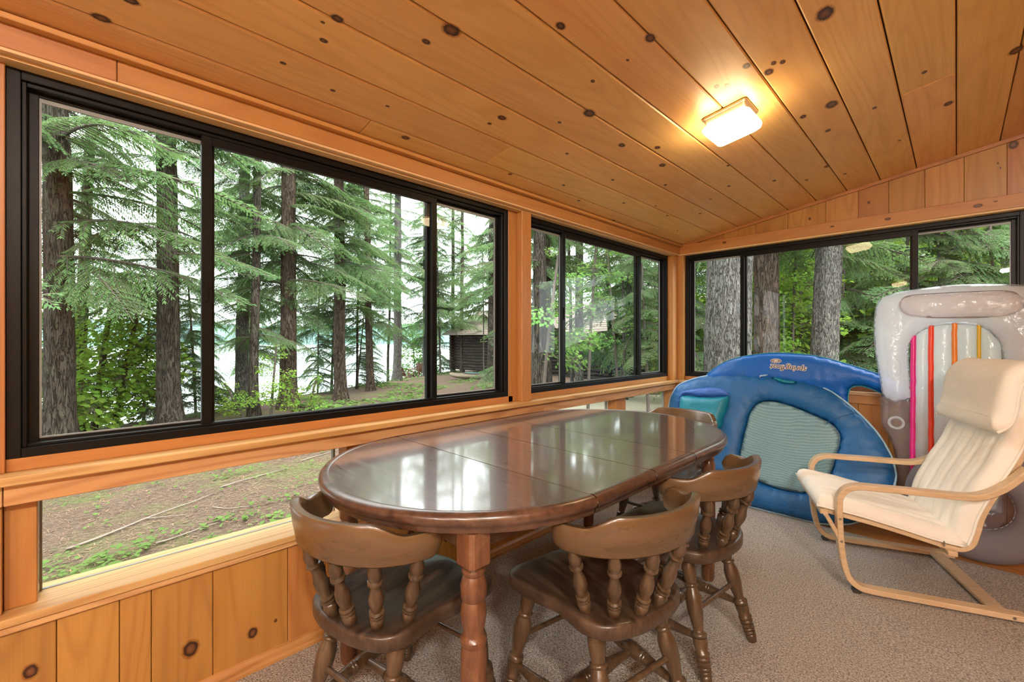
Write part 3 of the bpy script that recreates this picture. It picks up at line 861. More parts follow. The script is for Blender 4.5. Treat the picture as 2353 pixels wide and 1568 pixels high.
# ================================================================ BENTWOOD ARMCHAIR
ac = empty('armchair', (-.352, 2.542, 0.0), math.atan2(.368, .930), label='bent birch cantilever armchair with cream quilted cushion and head pillow', cat='armchair')
def strip(path, w0, w1, th, name, mat=BIRCH, par=ac, n=8, bevel=.003):
    """bent laminated strip: path in (e, z), between lateral positions w0..w1"""
    P = catmull([(e, 0, z) for e, z in path], n)
    V = []; F = []
    for i, p in enumerate(P):
        d = P[min(i + 1, len(P) - 1)] - P[max(i - 1, 0)]; d.normalize()
        nn = Vector((-d.z, 0, d.x)) * th / 2
        c_ = bevel
        for (q, w) in ((1, w0 + c_), (1, w1 - c_), (1 - 2 * c_ / th, w1), (-1 + 2 * c_ / th, w1), (-1, w1 - c_), (-1, w0 + c_), (-1 + 2 * c_ / th, w0), (1 - 2 * c_ / th, w0)):
            V.append((p.x + nn.x * q, w, p.z + nn.z * q))
    m = 8
    for i in range(len(P) - 1):
        for k in range(m): F.append((i * m + k, (i + 1) * m + k, (i + 1) * m + (k + 1) % m, i * m + (k + 1) % m))
    F.append(tuple(range(m))[::-1]); F.append(tuple(range((len(P) - 1) * m, len(P) * m)))
    ob = from_py(name, V, F, mat, par)
    bm = bmesh.new(); bm.from_mesh(ob.data); bmesh.ops.recalc_face_normals(bm, faces=bm.faces); bm.to_mesh(ob.data); bm.free()
    return ob
side = [(.605, .022), (.45, .022), (.25, .022), (.10, .022), (.045, .030), (.008, .062), (-.012, .12), (-.024, .20), (-.030, .30), (-.032, .40), (-.026, .440), (.000, .474), (.045, .490), (.12, .492), (.25, .494), (.36, .494), (.43, .497), (.48, .512), (.53, .545), (.575, .592), (.61, .635)]
for w0 in (0.0, .585):
    strip(side, w0, w0 + .052, .024, 'side_frame')
    # brace behind the front leg
    strip([(-.018, .215), (-.060, .300), (-.085, .345)], w0 + .004, w0 + .048, .018, 'front_brace', n=4)
    for e_, z_ in ((-.031, .335), (-.026, .232), (.56, .022)):
        mb = MB(); yo = -.001 if w0 == 0 else .638
        mb.tube([(e_, yo, z_), (e_, yo + .003 if w0 == 0 else yo + .0, z_)], .006, 10); 
        if w0 == 0: mb.build('screw', METAL, ac, smooth=False)
    mb = MB(); mb.box((.02, w0 + .006, 0.0), (.05, w0 + .046, .016)); mb.build('foot', RUBBER, ac, bevel=.003)
seatp = [(-.085, .348), (0.0, .333), (.15, .306), (.30, .272), (.375, .254), (.425, .252), (.458, .278), (.474, .335), (.490, .405), (.525, .490), (.575, .590), (.620, .690), (.655, .800), (.675, .900), (.685, .975)]
for w0 in (.062, .532):
    strip(seatp, w0, w0 + .042, .022, 'seat_frame')
for (e_, z_) in ((-.082, .349), (.385, .238)):
    mb = MB(); mb.box((e_ - .022, .03, z_ - .011), (e_ + .012, .607, z_ + .011)); mb.build('cross_rail', BIRCH, ac, bevel=.003)
mb = MB(); mb.box((.50, .045, .012), (.56, .59, .030)); mb.build('cross_rail', BIRCH, ac, bevel=.003)
mb = MB(); mb.box((.668, .06, .955), (.690, .58, .985)); mb.build('cross_rail', BIRCH, ac, bevel=.003)
for k in range(7):   # webbing slats carrying the cushion
    e_ = .03 + .05 * k
    mb = MB(); z_ = .336 - (e_ * .215); mb.box((e_, .08, z_ + .006), (e_ + .028, .55, z_ + .010)); mb.build('webbing', CANVAS, ac)

def cushion(name, path, w0, w1, th, par, mat, quilt=(), nw=36, np_=8, edge=.05, endr=.5, cross=()):
    """padded pad lying on path (e,z), normals to the left of travel; quilted along lines"""
    P = catmull([(e, 0, z) for e, z in path], np_)
    L = [0.0]
    for a, b in zip(P[:-1], P[1:]): L.append(L[-1] + (b - a).length)
    T = L[-1]
    V = []; F = []; m = nw + 1
    for side_ in (1, -1):
        for i, p in enumerate(P):
            d = P[min(i + 1, len(P) - 1)] - P[max(i - 1, 0)]; d.normalize()
            nn = Vector((-d.z, 0, d.x))
            for j in range(m):
                w = w0 + (w1 - w0) * j / nw
                de = min(w - w0, w1 - w, L[i], T - L[i])
                h = math.sqrt(max(0.0, 1 - max(0.0, 1 - de / edge) ** 2))
                if side_ == 1:
                    H = th * (.12 + .88 * h)
                    for q in quilt: H -= .0065 * math.exp(-((w - q) / .0055) ** 2) * min(1, de / .04)
                    for q in cross: H -= .014 * math.exp(-((L[i] - q) / .008) ** 2)
                    H += .0045 * noise.noise(Vector((p.x * 14, w * 9, p.z * 14))) * h
                else: H = th * .12 - th * .10 * h
                V.append((p.x + nn.x * H, w, p.z + nn.z * H))
    n = len(P); S = n * m
    for i in range(n - 1):
        for j in range(nw):
            a = i * m + j
            F.append((a, a + m, a + m + 1, a + 1)); a += S; F.append((a, a + 1, a + m + 1, a + m))
    for i in range(n - 1):
        a = i * m; F.append((a, a + S, a + S + m, a + m)); a = i * m + nw; F.append((a, a + m, a + m + S, a + S))
    for j in range(nw):
        F.append((j, j + 1, j + 1 + S, j + S)); a = (n - 1) * m + j; F.append((a, a + S, a + 1 + S, a + 1))
    ob = from_py(name, V, F, mat, par, smooth=True)
    bm = bmesh.new(); bm.from_mesh(ob.data); bmesh.ops.remove_doubles(bm, verts=bm.verts, dist=1e-5); bmesh.ops.recalc_face_normals(bm, faces=bm.faces); bm.to_mesh(ob.data); bm.free()
    return ob
W0, W1 = .050, .590
Q = [W0 + (W1 - W0) * k / 6 for k in range(1, 6)]
sc_ = cushion('seat_cushion', [(-.115, .362), (-.05, .352), (.05, .337), (.20, .305), (.32, .276), (.395, .262), (.435, .268)], W0, W1, .062, ac, CANVAS, Q, edge=.045)
bc_ = cushion('back_cushion', [(.415, .258), (.445, .275), (.462, .33), (.478, .40), (.512, .485), (.562, .585), (.607, .685), (.642, .79), (.663, .89), (.672, .985), (.674, 1.01)], W0, W1, .058, ac, CANVAS, Q, edge=.045)
hp = cushion('head_pillow', [(.535, .765), (.578, .80), (.598, .86), (.606, .93), (.618, .985), (.655, 1.018), (.69, 1.005)], W0 - .004, W1 + .004, .062, ac, CANVAS, (), edge=.05)
def edge_piping(path, w, lift, nm='piping', r=.0055):
    P = catmull([(e, 0, z) for e, z in path], 6); Q_ = []
    for i, p in enumerate(P):
        d = P[min(i + 1, len(P) - 1)] - P[max(i - 1, 0)]; d.normalize(); Q_.append((p.x - d.z * lift, w, p.z + d.x * lift))
    mb = MB(); mb.tube(Q_, r, 8); return mb.build(nm, CANVAS, ac, smooth=True)
for w in (W0, W1):
    edge_piping([(.445, .275), (.462, .33), (.478, .40), (.512, .485), (.562, .585), (.607, .685), (.642, .79), (.663, .89), (.672, .985)], w, .010)
    edge_piping([(-.115, .362), (-.05, .352), (.05, .337), (.20, .305), (.32, .276), (.42, .262)], w, .010)
    edge_piping([(.535, .765), (.578, .80), (.598, .86), (.606, .93), (.618, .985)], w, .010, r=.006)
mb = MB(); mb.box((.352, .040, .262), (.356, .046, .285)); mb.build('zip_pull', METAL, ac)

# ================================================================ POOL FLOATS
def seg_dist(P, poly):
    P = np.asarray(P); A = np.asarray(poly); B = np.roll(A, -1, axis=0)
    best = np.full(len(P), 1e9)
    for a, b in zip(A, B):
        ab = b - a; t = np.clip(((P - a) @ ab) / max(ab @ ab, 1e-12), 0, 1)
        best = np.minimum(best, np.linalg.norm(P - (a + t[:, None] * ab), axis=1))
    return best
def inside(P, poly):
    P = np.asarray(P); x, y = P[:, 0], P[:, 1]; A = np.asarray(poly); r = np.zeros(len(P), bool); j = len(A) - 1
    for i in range(len(A)):
        xi, yi = A[i]; xj, yj = A[j]
        c = ((yi > y) != (yj > y)) & (x < (xj - xi) * (y - yi) / (yj - yi + 1e-12) + xi); r ^= c; j = i
    return r
def smooth_poly(pts, n=6): return [(p.x, p.y) for p in catmull([(x, y, 0) for x, y in pts], n, closed=True)]
class Plane:
    def __init__(s, y0, y1, z1, z0=0.0):
        s.o = Vector((0, y0, z0)); d = Vector((0, y1 - y0, z1)); s.L = d.length; s.up = d.normalized(); s.n = Vector((0, -s.up.z, s.up.y))   # towards the room
    def at(s, x, q, h=0.0): return s.o + s.up * q + s.n * h + Vector((x, 0, 0))
def puffy(name, outline, holes, pl, step, Rr, T, mat, par, wr=0.0, wf=9.0, back=.35, h0=0.0, prof=.5, extra=None, loc=None):
    """inflated cushion: outline (x, s) on plane pl, rounded over distance Rr from its edges, thickness T"""
    outs = [outline] + list(holes)
    verts = []; edges = []
    for poly in outs:
        b = len(verts); verts += list(poly); n = len(poly); edges += [(b + i, b + (i + 1) % n) for i in range(n)]
    xs = [p[0] for p in outline]; ys = [p[1] for p in outline]
    g = [(x + ((j % 2) * .5) * step, y) for j, y in enumerate(np.arange(min(ys), max(ys), step * .87)) for x in np.arange(min(xs), max(xs), step)]
    g = np.array(g); keep = inside(g, outline)
    for h in holes: keep &= ~inside(g, h)
    d = np.min([seg_dist(g, o_) for o_ in outs], axis=0); keep &= d > step * .45
    g = g[keep]; verts += [tuple(q) for q in g]
    r = geometry.delaunay_2d_cdt([Vector(v) for v in verts], edges, [], 0, 1e-6)
    V2 = np.array([tuple(v) for v in r[0]]); F2 = [f for f in r[2]]
    cen = np.array([V2[list(f)].mean(axis=0) for f in F2]); ok = inside(cen, outline)
    for h in holes: ok &= ~inside(cen, h)
    F2 = [f for f, k in zip(F2, ok) if k]
    D = np.min([seg_dist(V2, o_) for o_ in outs], axis=0)
    Hh = T * (1 - (1 - np.clip(D / Rr, 0, 1)) ** 2) ** prof
    V = []; nV = len(V2)
    org = Vector(loc) if loc is not None else Vector((0, 0, 0))
    for (x, y), h, dd in zip(V2, Hh, D):
        w = 0
        if wr and dd > 1e-5: w = wr * noise.noise(Vector((x * wf, y * wf, 3.1))) * min(1, dd / .03) + wr * .5 * noise.noise(Vector((x * wf * 2.7, y * wf * 2.7, 1.1))) * min(1, dd / .03)
        if extra: w += extra(x, y, dd)
        V.append(pl.at(x, y, h0 + h + w) - org)
    on = {}
    for i, ((x, y), h, dd) in enumerate(zip(V2, Hh, D)):
        if dd < 1e-5: on[i] = i
        else: on[i] = len(V); V.append(pl.at(x, y, h0 - h * back) - org)
    F = [tuple(f) for f in F2] + [tuple(on[i] for i in f)[::-1] for f in F2]
    ob = from_py(name, V, F, mat, par, smooth=True)
    bm = bmesh.new(); bm.from_mesh(ob.data); bmesh.ops.recalc_face_normals(bm, faces=bm.faces); bm.to_mesh(ob.data); bm.free()
    return ob
def loop_tube(pts, pl, r, name, mat, par, h=0.0, closed=True, loc=(0, 0, 0)):
    P = [pl.at(x, y, h) - Vector(loc) for x, y in pts]
    if closed: P.append(P[0])
    mb = MB(); mb.tube(P, r, 8, caps=not closed); return mb.build(name, mat, par, smooth=True)

# --- blue float in front
PA = Plane(3.385, 3.70, .93, -.012)
o1 = [(-1.725, .58), (-1.722, .66), (-1.712, .748), (-1.664, .838), (-1.541, .902), (-1.388, .944), (-1.193, .966), (-1.009, .963), (-.811, .945), (-.627, .886), (-.479, .771), (-.364, .644), (-.298, .532), (-.266, .44), (-.259, .357), (-.285, .25), (-.35, .14), (-.45, .055), (-.61, .008), (-.82, .004), (-1.07, .006), (-1.33, .02), (-1.52, .10), (-1.65, .26), (-1.71, .43)]
m1_ = [(-1.100, .56), (-1.083, .668), (-1.034, .745), (-.947, .765), (-.840, .748), (-.707, .702), (-.601, .657), (-.548, .605), (-.536, .544), (-.553, .444), (-.575, .333), (-.61, .235), (-.719, .175), (-.88, .170), (-1.026, .205), (-1.114, .292), (-1.115, .44)]
o1 = smooth_poly(o1, 5); m1_ = smooth_poly(m1_, 4)
f1 = empty('pool_float', (-1.0, 3.385, 0), label='steel blue fabric pool lounger with netting seat standing on its side in front', cat='pool float')
L1 = (-1.0, 3.385, 0)
def radial_folds(x, y, d):
    a = math.atan2(y - .46, x + .85)
    return .0045 * math.sin(a * 38 + 3 * noise.noise(Vector((x * 3, y * 3, 0)))) * math.exp(-((d - .02) / .05) ** 2)
puffy('fabric_cover', o1, [m1_], PA, .022, .105, .055, BLUE1, f1, .010, 7.0, extra=radial_folds, loc=L1)
puffy('netting', m1_, [], PA, .028, .3, -.016, NET, f1, .010, 4.0, back=-.9, prof=.8, h0=.016, loc=L1)
loop_tube(o1, PA, .007, 'rim_piping', PIPING, f1, loc=L1)
loop_tube(m1_, PA, .0035, 'netting_seam', BLUE1, f1, h=.006, loc=L1)
pw = smooth_poly([(-1.59, .50), (-1.608, .62), (-1.616, .72), (-1.575, .748), (-1.45, .748), (-1.31, .760), (-1.228, .775), (-1.222, .70), (-1.240, .60), (-1.275, .50), (-1.43, .485)], 4)
puffy('headrest', pw, [], PA, .018, .07, .085, TEAL, f1, .007, 9.0, h0=.030, back=0.1, loc=L1)
pt_ = smooth_poly([(-1.625, .60), (-1.628, .70), (-1.612, .765), (-1.539, .800), (-1.395, .829), (-1.279, .825), (-1.219, .785), (-1.232, .762), (-1.31, .752), (-1.45, .738), (-1.565, .742), (-1.598, .70), (-1.606, .60)], 4)
puffy('headrest_top', pt_, [], PA, .014, .03, .060, PERI, f1, .008, 14.0, h0=.028, back=0.1, loc=L1)
mb = MB(); mb.tube([PA.at(-1.035, .930, .045) - Vector(L1), PA.at(-1.03, .942, .058) - Vector(L1), PA.at(-1.005, .945, .062) - Vector(L1), PA.at(-.985, .955, .05) - Vector(L1)], .006, 8); mb.build('valve', PIPING, f1, smooth=True)
fl_ = smooth_poly([(-.955, .942), (-.92, .912), (-.87, .897), (-.82, .898), (-.79, .915), (-.86, .925)], 4)
puffy('carry_handle', fl_, [], PA, .012, .02, .010, TEAL, f1, .002, 9, h0=.052, back=.2, loc=L1)
sm = [(-.60, .655), (-.53, .70), (-.46, .735)]
loop_tube(sm, PA, .002, 'seam', BLUE1, f1, h=.052, closed=False, loc=L1)
sm2 = [(-1.225, .80), (-1.20, .845), (-1.14, .878), (-1.06, .89)]
loop_tube(sm2, PA, .002, 'seam', BLUE1, f1, h=.052, closed=False, loc=L1)

# --- royal blue float behind, with its printed name upside down
PB = Plane(3.58, 3.735, 1.06, -.012)
L2 = (-.9, 3.58, 0)
f2 = empty('pool_float', L2, label='royal blue pool float leaning behind the steel blue one, upside-down lettering', cat='pool float')
o2 = smooth_poly([(-1.56, .62), (-1.52, .80), (-1.448, .905), (-1.402, .950), (-1.309, 1.014), (-1.195, 1.056), (-1.084, 1.078), (-.988, 1.091), (-.874, 1.092), (-.751, 1.083), (-.634, 1.060), (-.523, 1.026), (-.418, .990), (-.33, .955), (-.262, .912), (-.225, .862), (-.235, .825), (-.28, .82), (-.347, .846), (-.394, .868), (-.435, .881), (-.472, .881), (-.500, .866), (-.514, .82), (-.515, .70), (-.53, .45), (-.62, .16), (-.85, .02), (-1.2, .02), (-1.45, .2)], 4)
puffy('fabric_cover', o2, [], PB, .024, .13, .060, BLUE2, f2, .009, 6.0, back=.3, loc=L2,
      extra=lambda x, y, d: -.055 * max(0, min(1, (.90 - y) / .14)) * min(1, d / .08) - .012 * math.exp(-((x + .66 - (.95 - y) * .18) / .006) ** 2) * min(1, d / .02) - .01 * math.exp(-(((x + .64) + (y - .97) * .9) / .007) ** 2) * (1 if y < .97 else 0))
loop_tube(o2, PB, .004, 'rim_piping', TEAL, f2, loc=L2)
INK = plain('black_print', (.012, .012, .015), .5); WHT = plain('white_print', (.85, .80, .74), .5)
def print_text(body, x, q, size, h, mat, off, par, nm, rot=0.0):
    cu = bpy.data.curves.new(nm, 'FONT'); cu.body = body; cu.size = size; cu.align_x = 'CENTER'; cu.align_y = 'CENTER'
    cu.offset = off; cu.extrude = .0004; cu.resolution_u = 3; cu.shear = .15; cu.space_character = .95
    cu.materials.append(mat)
    ob = bpy.data.objects.new(nm, cu); link(ob, par)
    M = Matrix.Identity(4)
    ex = Vector((-1, 0, 0)); ey = -PB.up; ez = PB.n
    c_, s_ = math.cos(rot), math.sin(rot)  # the float lies upside down, so its print does too
    ax = ex * c_ + ey * s_; ay = ey * c_ - ex * s_
    for i in range(3): M[i][0] = ax[i]; M[i][1] = ay[i]; M[i][2] = ez[i]
    M.translation = PB.at(x, q, h) - Vector(L2)
    ob.matrix_local = M
    dg = bpy.context.evaluated_depsgraph_get(); me = bpy.data.meshes.new_from_object(ob.evaluated_get(dg))
    bpy.data.objects.remove(ob); ob = bpy.data.objects.new(nm, me); link(ob, par); ob.matrix_local = M
    return ob
for mat_, off_, hh in ((WHT, .0034, .0700), (INK, -.0001, .0715)):
    print_text('spring', -.804, .975, .055, hh, mat_, off_, f2, 'lettering' , R(-4))
    print_text('float', -.921, .981, .055, hh, mat_, off_, f2, 'lettering', R(-4))
for (ra, rb, mat_, hh, rin) in ((.036, .017, WHT, .0690, 0), (.032, .0135, INK, .0702, .8), (.022, .007, INK, .0705, .70)):
    V = []; F = []; n = 28
    for k in range(n):
        a = 2 * math.pi * k / n
        V.append(PB.at(-.935 + ra * math.cos(a), 1.026 + rb * math.sin(a), hh) - Vector(L2)); V.append(PB.at(-.935 + ra * rin * math.cos(a), 1.026 + rb * rin * math.sin(a), hh) - Vector(L2))
    F = [(2 * k, 2 * ((k + 1) % n), 2 * ((k + 1) % n) + 1, 2 * k + 1) for k in range(n)]
    from_py('emblem', V, F, mat_, f2)

# --- clear striped lounger standing on end
PC = Plane(3.58, 3.71, 1.45, -.012)
L3 = (0, 3.47, 0)
f3 = empty('pool_lounger', L3, label='clear inflatable lounger with rainbow stripes standing on end by the window', cat='pool lounger')
half = [(-.02, 1.505), (-.10, 1.500), (-.18, 1.492), (-.264, 1.480), (-.325, 1.458), (-.356, 1.425), (-.370, 1.37), (-.374, 1.28), (-.372, 1.164), (-.358, 1.03), (-.338, .90), (-.334, .84)]
low = [(-.334, .83), (-.338, .73), (-.336, .66), (-.300, .58), (-.272, .49), (-.262, .35), (-.255, .15), (-.235, .02)]
arch = [(-.193, .84), (-.205, 1.00), (-.208, 1.11), (-.196, 1.174), (-.160, 1.223), (-.112, 1.254), (-.05, 1.268)]
archR = [(.04, 1.268), (.10, 1.250), (.150, 1.205), (.172, 1.143), (.183, 1.046), (.187, .95), (.188, .84)]
up = smooth_poly([(-.334, .86)] + half[::-1][1:] + [(-x, y) for x, y in half] + [(.310, .815), (.26, .795), (.21, .82)] + archR[::-1] + arch[::-1] + [(-.21, .815), (-.265, .790), (-.312, .812)], 3)
puffy('frosted_rim', up, [], PC, .018, .085, .060, V_FROST, f3, .003, 10, h0=.045, back=.5, loc=L3)
lowp = smooth_poly(low + [(-.15, .01), (.15, .01)] + [(-x, y) for x, y in low[::-1]] + [(.20, .83), (.185, .70), (.17, .40), (.10, .22), (-.10, .22), (-.18, .40), (-.19, .55), (-.198, .70), (-.205, .83)], 3)
puffy('clear_rim', lowp, [], PC, .020, .075, .052, V_CLEAR, f3, .006, 12, h0=.03, back=.5, loc=L3)
# inflated ribs of the backrest, coloured stripes welded over the seams
sx = [-.205, -.185, -.108, -.009, .089, .180, .20]
def arch_top(x):
    A = arch + archR
    for (xa, ya), (xb, yb) in zip(A[:-1], A[1:]):
        if xa <= x <= xb: return ya + (yb - ya) * (x - xa) / (xb - xa + 1e-9)
    return 1.05
for a, b in zip([-.185, -.108, -.009, .089], [-.108, -.009, .089, .180]):
    rib = [(a, .23), (b, .23), (b, arch_top(min(b, .17)) + .02), ((a + b) / 2, arch_top((a + b) / 2) + .02), (a, arch_top(a) + .02)]
    rib = [(p.x, p.y) for i in range(5) for p in [Vector(rib[i] + (0,)).lerp(Vector(rib[(i + 1) % 5] + (0,)), t / 8) for t in range(8)]]
    puffy('backrest_tube', rib, [], PC, .016, .048, .036, V_TUBE, f3, .001, 9, h0=.02, back=.5, loc=L3)
for xc, w, col, nm, z0_, xb_ in ((-.186, .026, (.80, .030, .30), 'magenta', .38, -.188), (-.108, .025, (.90, .062, .020), 'red orange', .40, -.103), (-.009, .024, (.86, .25, .022), 'orange', .5, -.009), (.089, .018, (.72, .45, .004), 'yellow', .62, .09), (.180, .014, (.26, .58, .01), 'green', .62, .178)):
    mt = fabric(nm.replace(' ', '_') + '_vinyl', col, .3, None, bump=.15, var=.04, coat=.3)
    q1 = arch_top(max(-.19, min(.183, xc + .005))) + .012
    N_ = 24; V = []; F = []
    for i in range(N_ + 1):
        q = z0_ + (q1 - z0_) * i / N_; wv = .0025 * noise.noise(Vector((q * 25, xc * 30, 0)))
        xx = xc + (xb_ - xc) * max(0, (1.0 - q)) + wv
        for k, (dx, hh) in enumerate(((-.5, .030), (-.25, .0385), (0, .041), (.25, .0385), (.5, .030))): V.append(PC.at(xx + dx * w, q, hh + .016) - Vector(L3))
    for i in range(N_):
        for k in range(4): F.append((i * 5 + k, i * 5 + k + 1, (i + 1) * 5 + k + 1, (i + 1) * 5 + k))
    ob = from_py('stripe', V, F, mt, f3, smooth=True); ob['label'] = nm + ' stripe'
hp_o = smooth_poly([(-.250, 1.381), (-.237, 1.425), (-.20, 1.446), (-.1, 1.451), (.055, 1.450), (.195, 1.444), (.243, 1.412), (.260, 1.372), (.243, 1.330), (.19, 1.305), (.08, 1.300), (-.05, 1.303), (-.161, 1.312), (-.221, 1.332)], 4)
puffy('head_pillow', hp_o, [], PC, .016, .06, .045, V_PILLOW, f3, .005, 11, h0=.10, back=.2, loc=L3)
loop_tube(hp_o, PC, .0016, 'pillow_seam', plain('seam_grey', (.25, .2, .19), .4), f3, h=.101, loc=L3)
for sgn in (-1, 1):
    patch = smooth_poly([(sgn * .272 + dx, 1.003 + dy) for dx, dy in ((-.030, 0), (-.028, .040), (0, .054), (.028, .040), (.031, 0), (.028, -.040), (0, -.054), (-.028, -.040))], 4)
    loop_tube(patch, PC, .0014, 'grip_patch_weld', V_TUBE, f3, h=.1025, loc=L3)
    cupc = (sgn * .259, .670)
    for rr_, hh in ((.036, .086), (.030, .080)):
        loop_tube([(cupc[0] + rr_ * math.cos(2 * math.pi * k / 24), cupc[1] + rr_ * 1.0 * math.sin(2 * math.pi * k / 24)) for k in range(24)], PC, .0045, 'cup_holder', V_TUBE, f3, h=hh, loc=L3)

# --- smoky swim ring
rg = empty('swim_ring', (.085, 3.42, .292), label='smoky clear swim ring on the wood floor behind the armchair', cat='swim ring')
mb = MB(); NN, KK = 64, 20
for i in range(NN):
    a = 2 * math.pi * i / NN
    for k in range(KK):
        b = 2 * math.pi * k / KK
        wv = .004 * math.sin(a * 30) * max(0, -math.cos(b)) ** 2
        rr_ = .213 + (.086 + wv) * math.cos(b)
        mb.V.append((rr_ * math.cos(a), -.080 * math.sin(b) , rr_ * math.sin(a)))
for i in range(NN):
    for k in range(KK):
        mb.F.append((i * KK + k, i * KK + (k + 1) % KK, ((i + 1) % NN) * KK + (k + 1) % KK, ((i + 1) % NN) * KK + k)); mb.M.append(0)
mb.build('ring_tube', V_GREY, rg, smooth=True)
mb = MB()
mb.tube([(.127 * math.cos(2 * math.pi * k / 48), -.0, .127 * math.sin(2 * math.pi * k / 48)) for k in range(49)], .0018, 6, caps=False); mb.build('ring_seam', V_TUBE, rg, smooth=True)

# ================================================================ OUTDOORS
FWD = Vector((-math.sin(R(45.13)), math.cos(R(45.13)), 0)); RGT = Vector((math.cos(R(45.13)), math.sin(R(45.13)), 0))
def spot(bearing, d):
    """ground position d metres deep, bearing = tangent of the angle to the right of the view axis"""
    p = FWD * d + RGT * (bearing * d); return p.x, p.y
def B(px): return (px - 1176.5) / 1017.0
_s = [(-80, -.40), (2, -.42), (5, -.55), (8, -.72), (11, -.85), (12.3, -1.08), (13.2, -1.7), (14.5, -3.0), (16, -4.1), (20, -5.0), (80, -8.0)]
def ground_z(x, y):
    s = -.83 * x - .55 * y
    z = np.interp(s, [a for a, b in _s], [b for a, b in _s])
    z -= .018 * max(0, y - 2)
    n = noise.noise(Vector((x * .35, y * .35, 0))) * .10 + noise.noise(Vector((x * 1.7, y * 1.7, 5))) * .025
    return float(z + n * min(1, max(0, (math.hypot(x + .0, y) - 2.5) / 3)))

def ground_mat():
    t = NT('forest_floor')
    tc = t.n('TexCoord').outputs['Object']
    n1 = t.noise(tc, 28.0, 6.0, 0.72); n2 = t.noise(tc, 0.55, 4.0, 0.6); n3 = t.noise(tc, 140.0, 3.0, 0.7); n4 = t.noise(tc, 3.2, 5.0, 0.65)
    duff = t.ramp(n1, [(0.30, (.060, .040, .030)), (0.48, (.130, .090, .066)), (0.62, (.20, .142, .105)), (0.75, (.32, .25, .19))])
    duff = t.mix(t.math('MULTIPLY', n3, .5), duff, (.10, .068, .050))
    green = t.ramp(t.noise(tc, 22.0, 4.0, 0.7), [(.35, (.05, .085, .02)), (.6, (.16, .23, .06)), (.75, (.30, .36, .13))])
    gm = t.math('MULTIPLY', t.ramp(n2, [(.50, (0, 0, 0)), (.62, (1, 1, 1))]), t.ramp(n4, [(.40, (0, 0, 0)), (.56, (1, 1, 1))]))
    col = t.mix(t.math('MULTIPLY', gm, .55), duff, green)
    # pale sandy drive beside the far end of the porch
    sep = t.n('SeparateXYZ'); t.l(tc, sep.inputs[0])
    dx = t.math('DIVIDE', t.math('ADD', sep.outputs[0], 6.6), 4.4); dy = t.math('DIVIDE', t.math('SUBTRACT', sep.outputs[1], 10.6), 3.0)
    rr = t.math('SQRT', t.math('ADD', t.math('MULTIPLY', dx, dx), t.math('MULTIPLY', dy, dy)))
    rr = t.math('ADD', rr, t.math('MULTIPLY', t.math('SUBTRACT', n4, .5), .5))
    sand = t.ramp(n1, [(.35, (.52, .43, .31)), (.6, (.74, .66, .53))])
    col = t.mix(t.ramp(rr, [(.85, (1, 1, 1)), (1.05, (0, 0, 0))]), col, sand)
    t.l(col, t.p.inputs['Base Color']); t.pset(Roughness=.95); t.p.inputs['Specular IOR Level'].default_value = .1
    t.bump(n1, .8, .03)
    return t.m
GND = ground_mat()
mb = MB()
def grid(xs, ys):
    nx_ = len(xs)
    for y in ys:
        for x in xs: mb.V.append((x, y, ground_z(x, y)))
    for j in range(len(ys) - 1):
        for i in range(nx_ - 1):
            a = j * nx_ + i; mb.F.append((a, a + 1, a + nx_ + 1, a + nx_)); mb.M.append(0)
xs = sorted(set([round(v, 3) for v in list(np.arange(-60, -20, 1.5)) + list(np.arange(-20, -8, .5)) + list(np.arange(-8, -1.9, .16)) + list(np.arange(-1.9, 8, .6)) + list(np.arange(8, 60, 3))]))
ys = sorted(set([round(v, 3) for v in list(np.arange(-40, -8, 2.5)) + list(np.arange(-8, -1, .5)) + list(np.arange(-1, 4, .16)) + list(np.arange(4, 30, .6)) + list(np.arange(30, 75, 3))]))
grid(xs, ys)
g_ = mb.build('ground', GND, None, smooth=True); tag(g_, 'forest floor of brown needles, moss and pale sand sloping to the lake', kind='structure')

def water_mat():
    t = NT('lake_water')
    t.pset(Base_Color=(.30, .38, .40), Roughness=.22)
    t.p.inputs['Specular IOR Level'].default_value = .9
    tc = t.n('TexCoord').outputs['Object']
    m = t.n('Mapping'); m.inputs['Scale'].default_value = (.8, .8, 1); t.l(tc, m.inputs[0])
    t.bump(t.noise(m.outputs[0], 1.2, 4.0, .6), .25, .1)
    return t.m
lk = from_py('lake', [(-900, -500, -3.85), (-9, -500, -3.85), (-9, 700, -3.85), (-900, 700, -3.85)], [(0, 1, 2, 3)], water_mat()); tag(lk, 'pale silvery lake seen between the trunks', kind='structure')
hm = plain('far_wooded_hill', (.085, .16, .15), .9, nscale=.02, namp=.3)  # distance haze is put into the blue-green base colour
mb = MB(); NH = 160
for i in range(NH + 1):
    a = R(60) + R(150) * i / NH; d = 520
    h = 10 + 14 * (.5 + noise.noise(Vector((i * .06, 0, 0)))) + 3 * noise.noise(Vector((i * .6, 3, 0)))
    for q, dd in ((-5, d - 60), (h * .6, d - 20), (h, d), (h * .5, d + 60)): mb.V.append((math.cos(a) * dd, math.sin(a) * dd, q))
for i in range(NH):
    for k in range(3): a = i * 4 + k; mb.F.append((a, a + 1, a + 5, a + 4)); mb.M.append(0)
h_ = mb.build('hills', hm, None, smooth=True); tag(h_, 'low wooded hills across the lake', kind='structure')

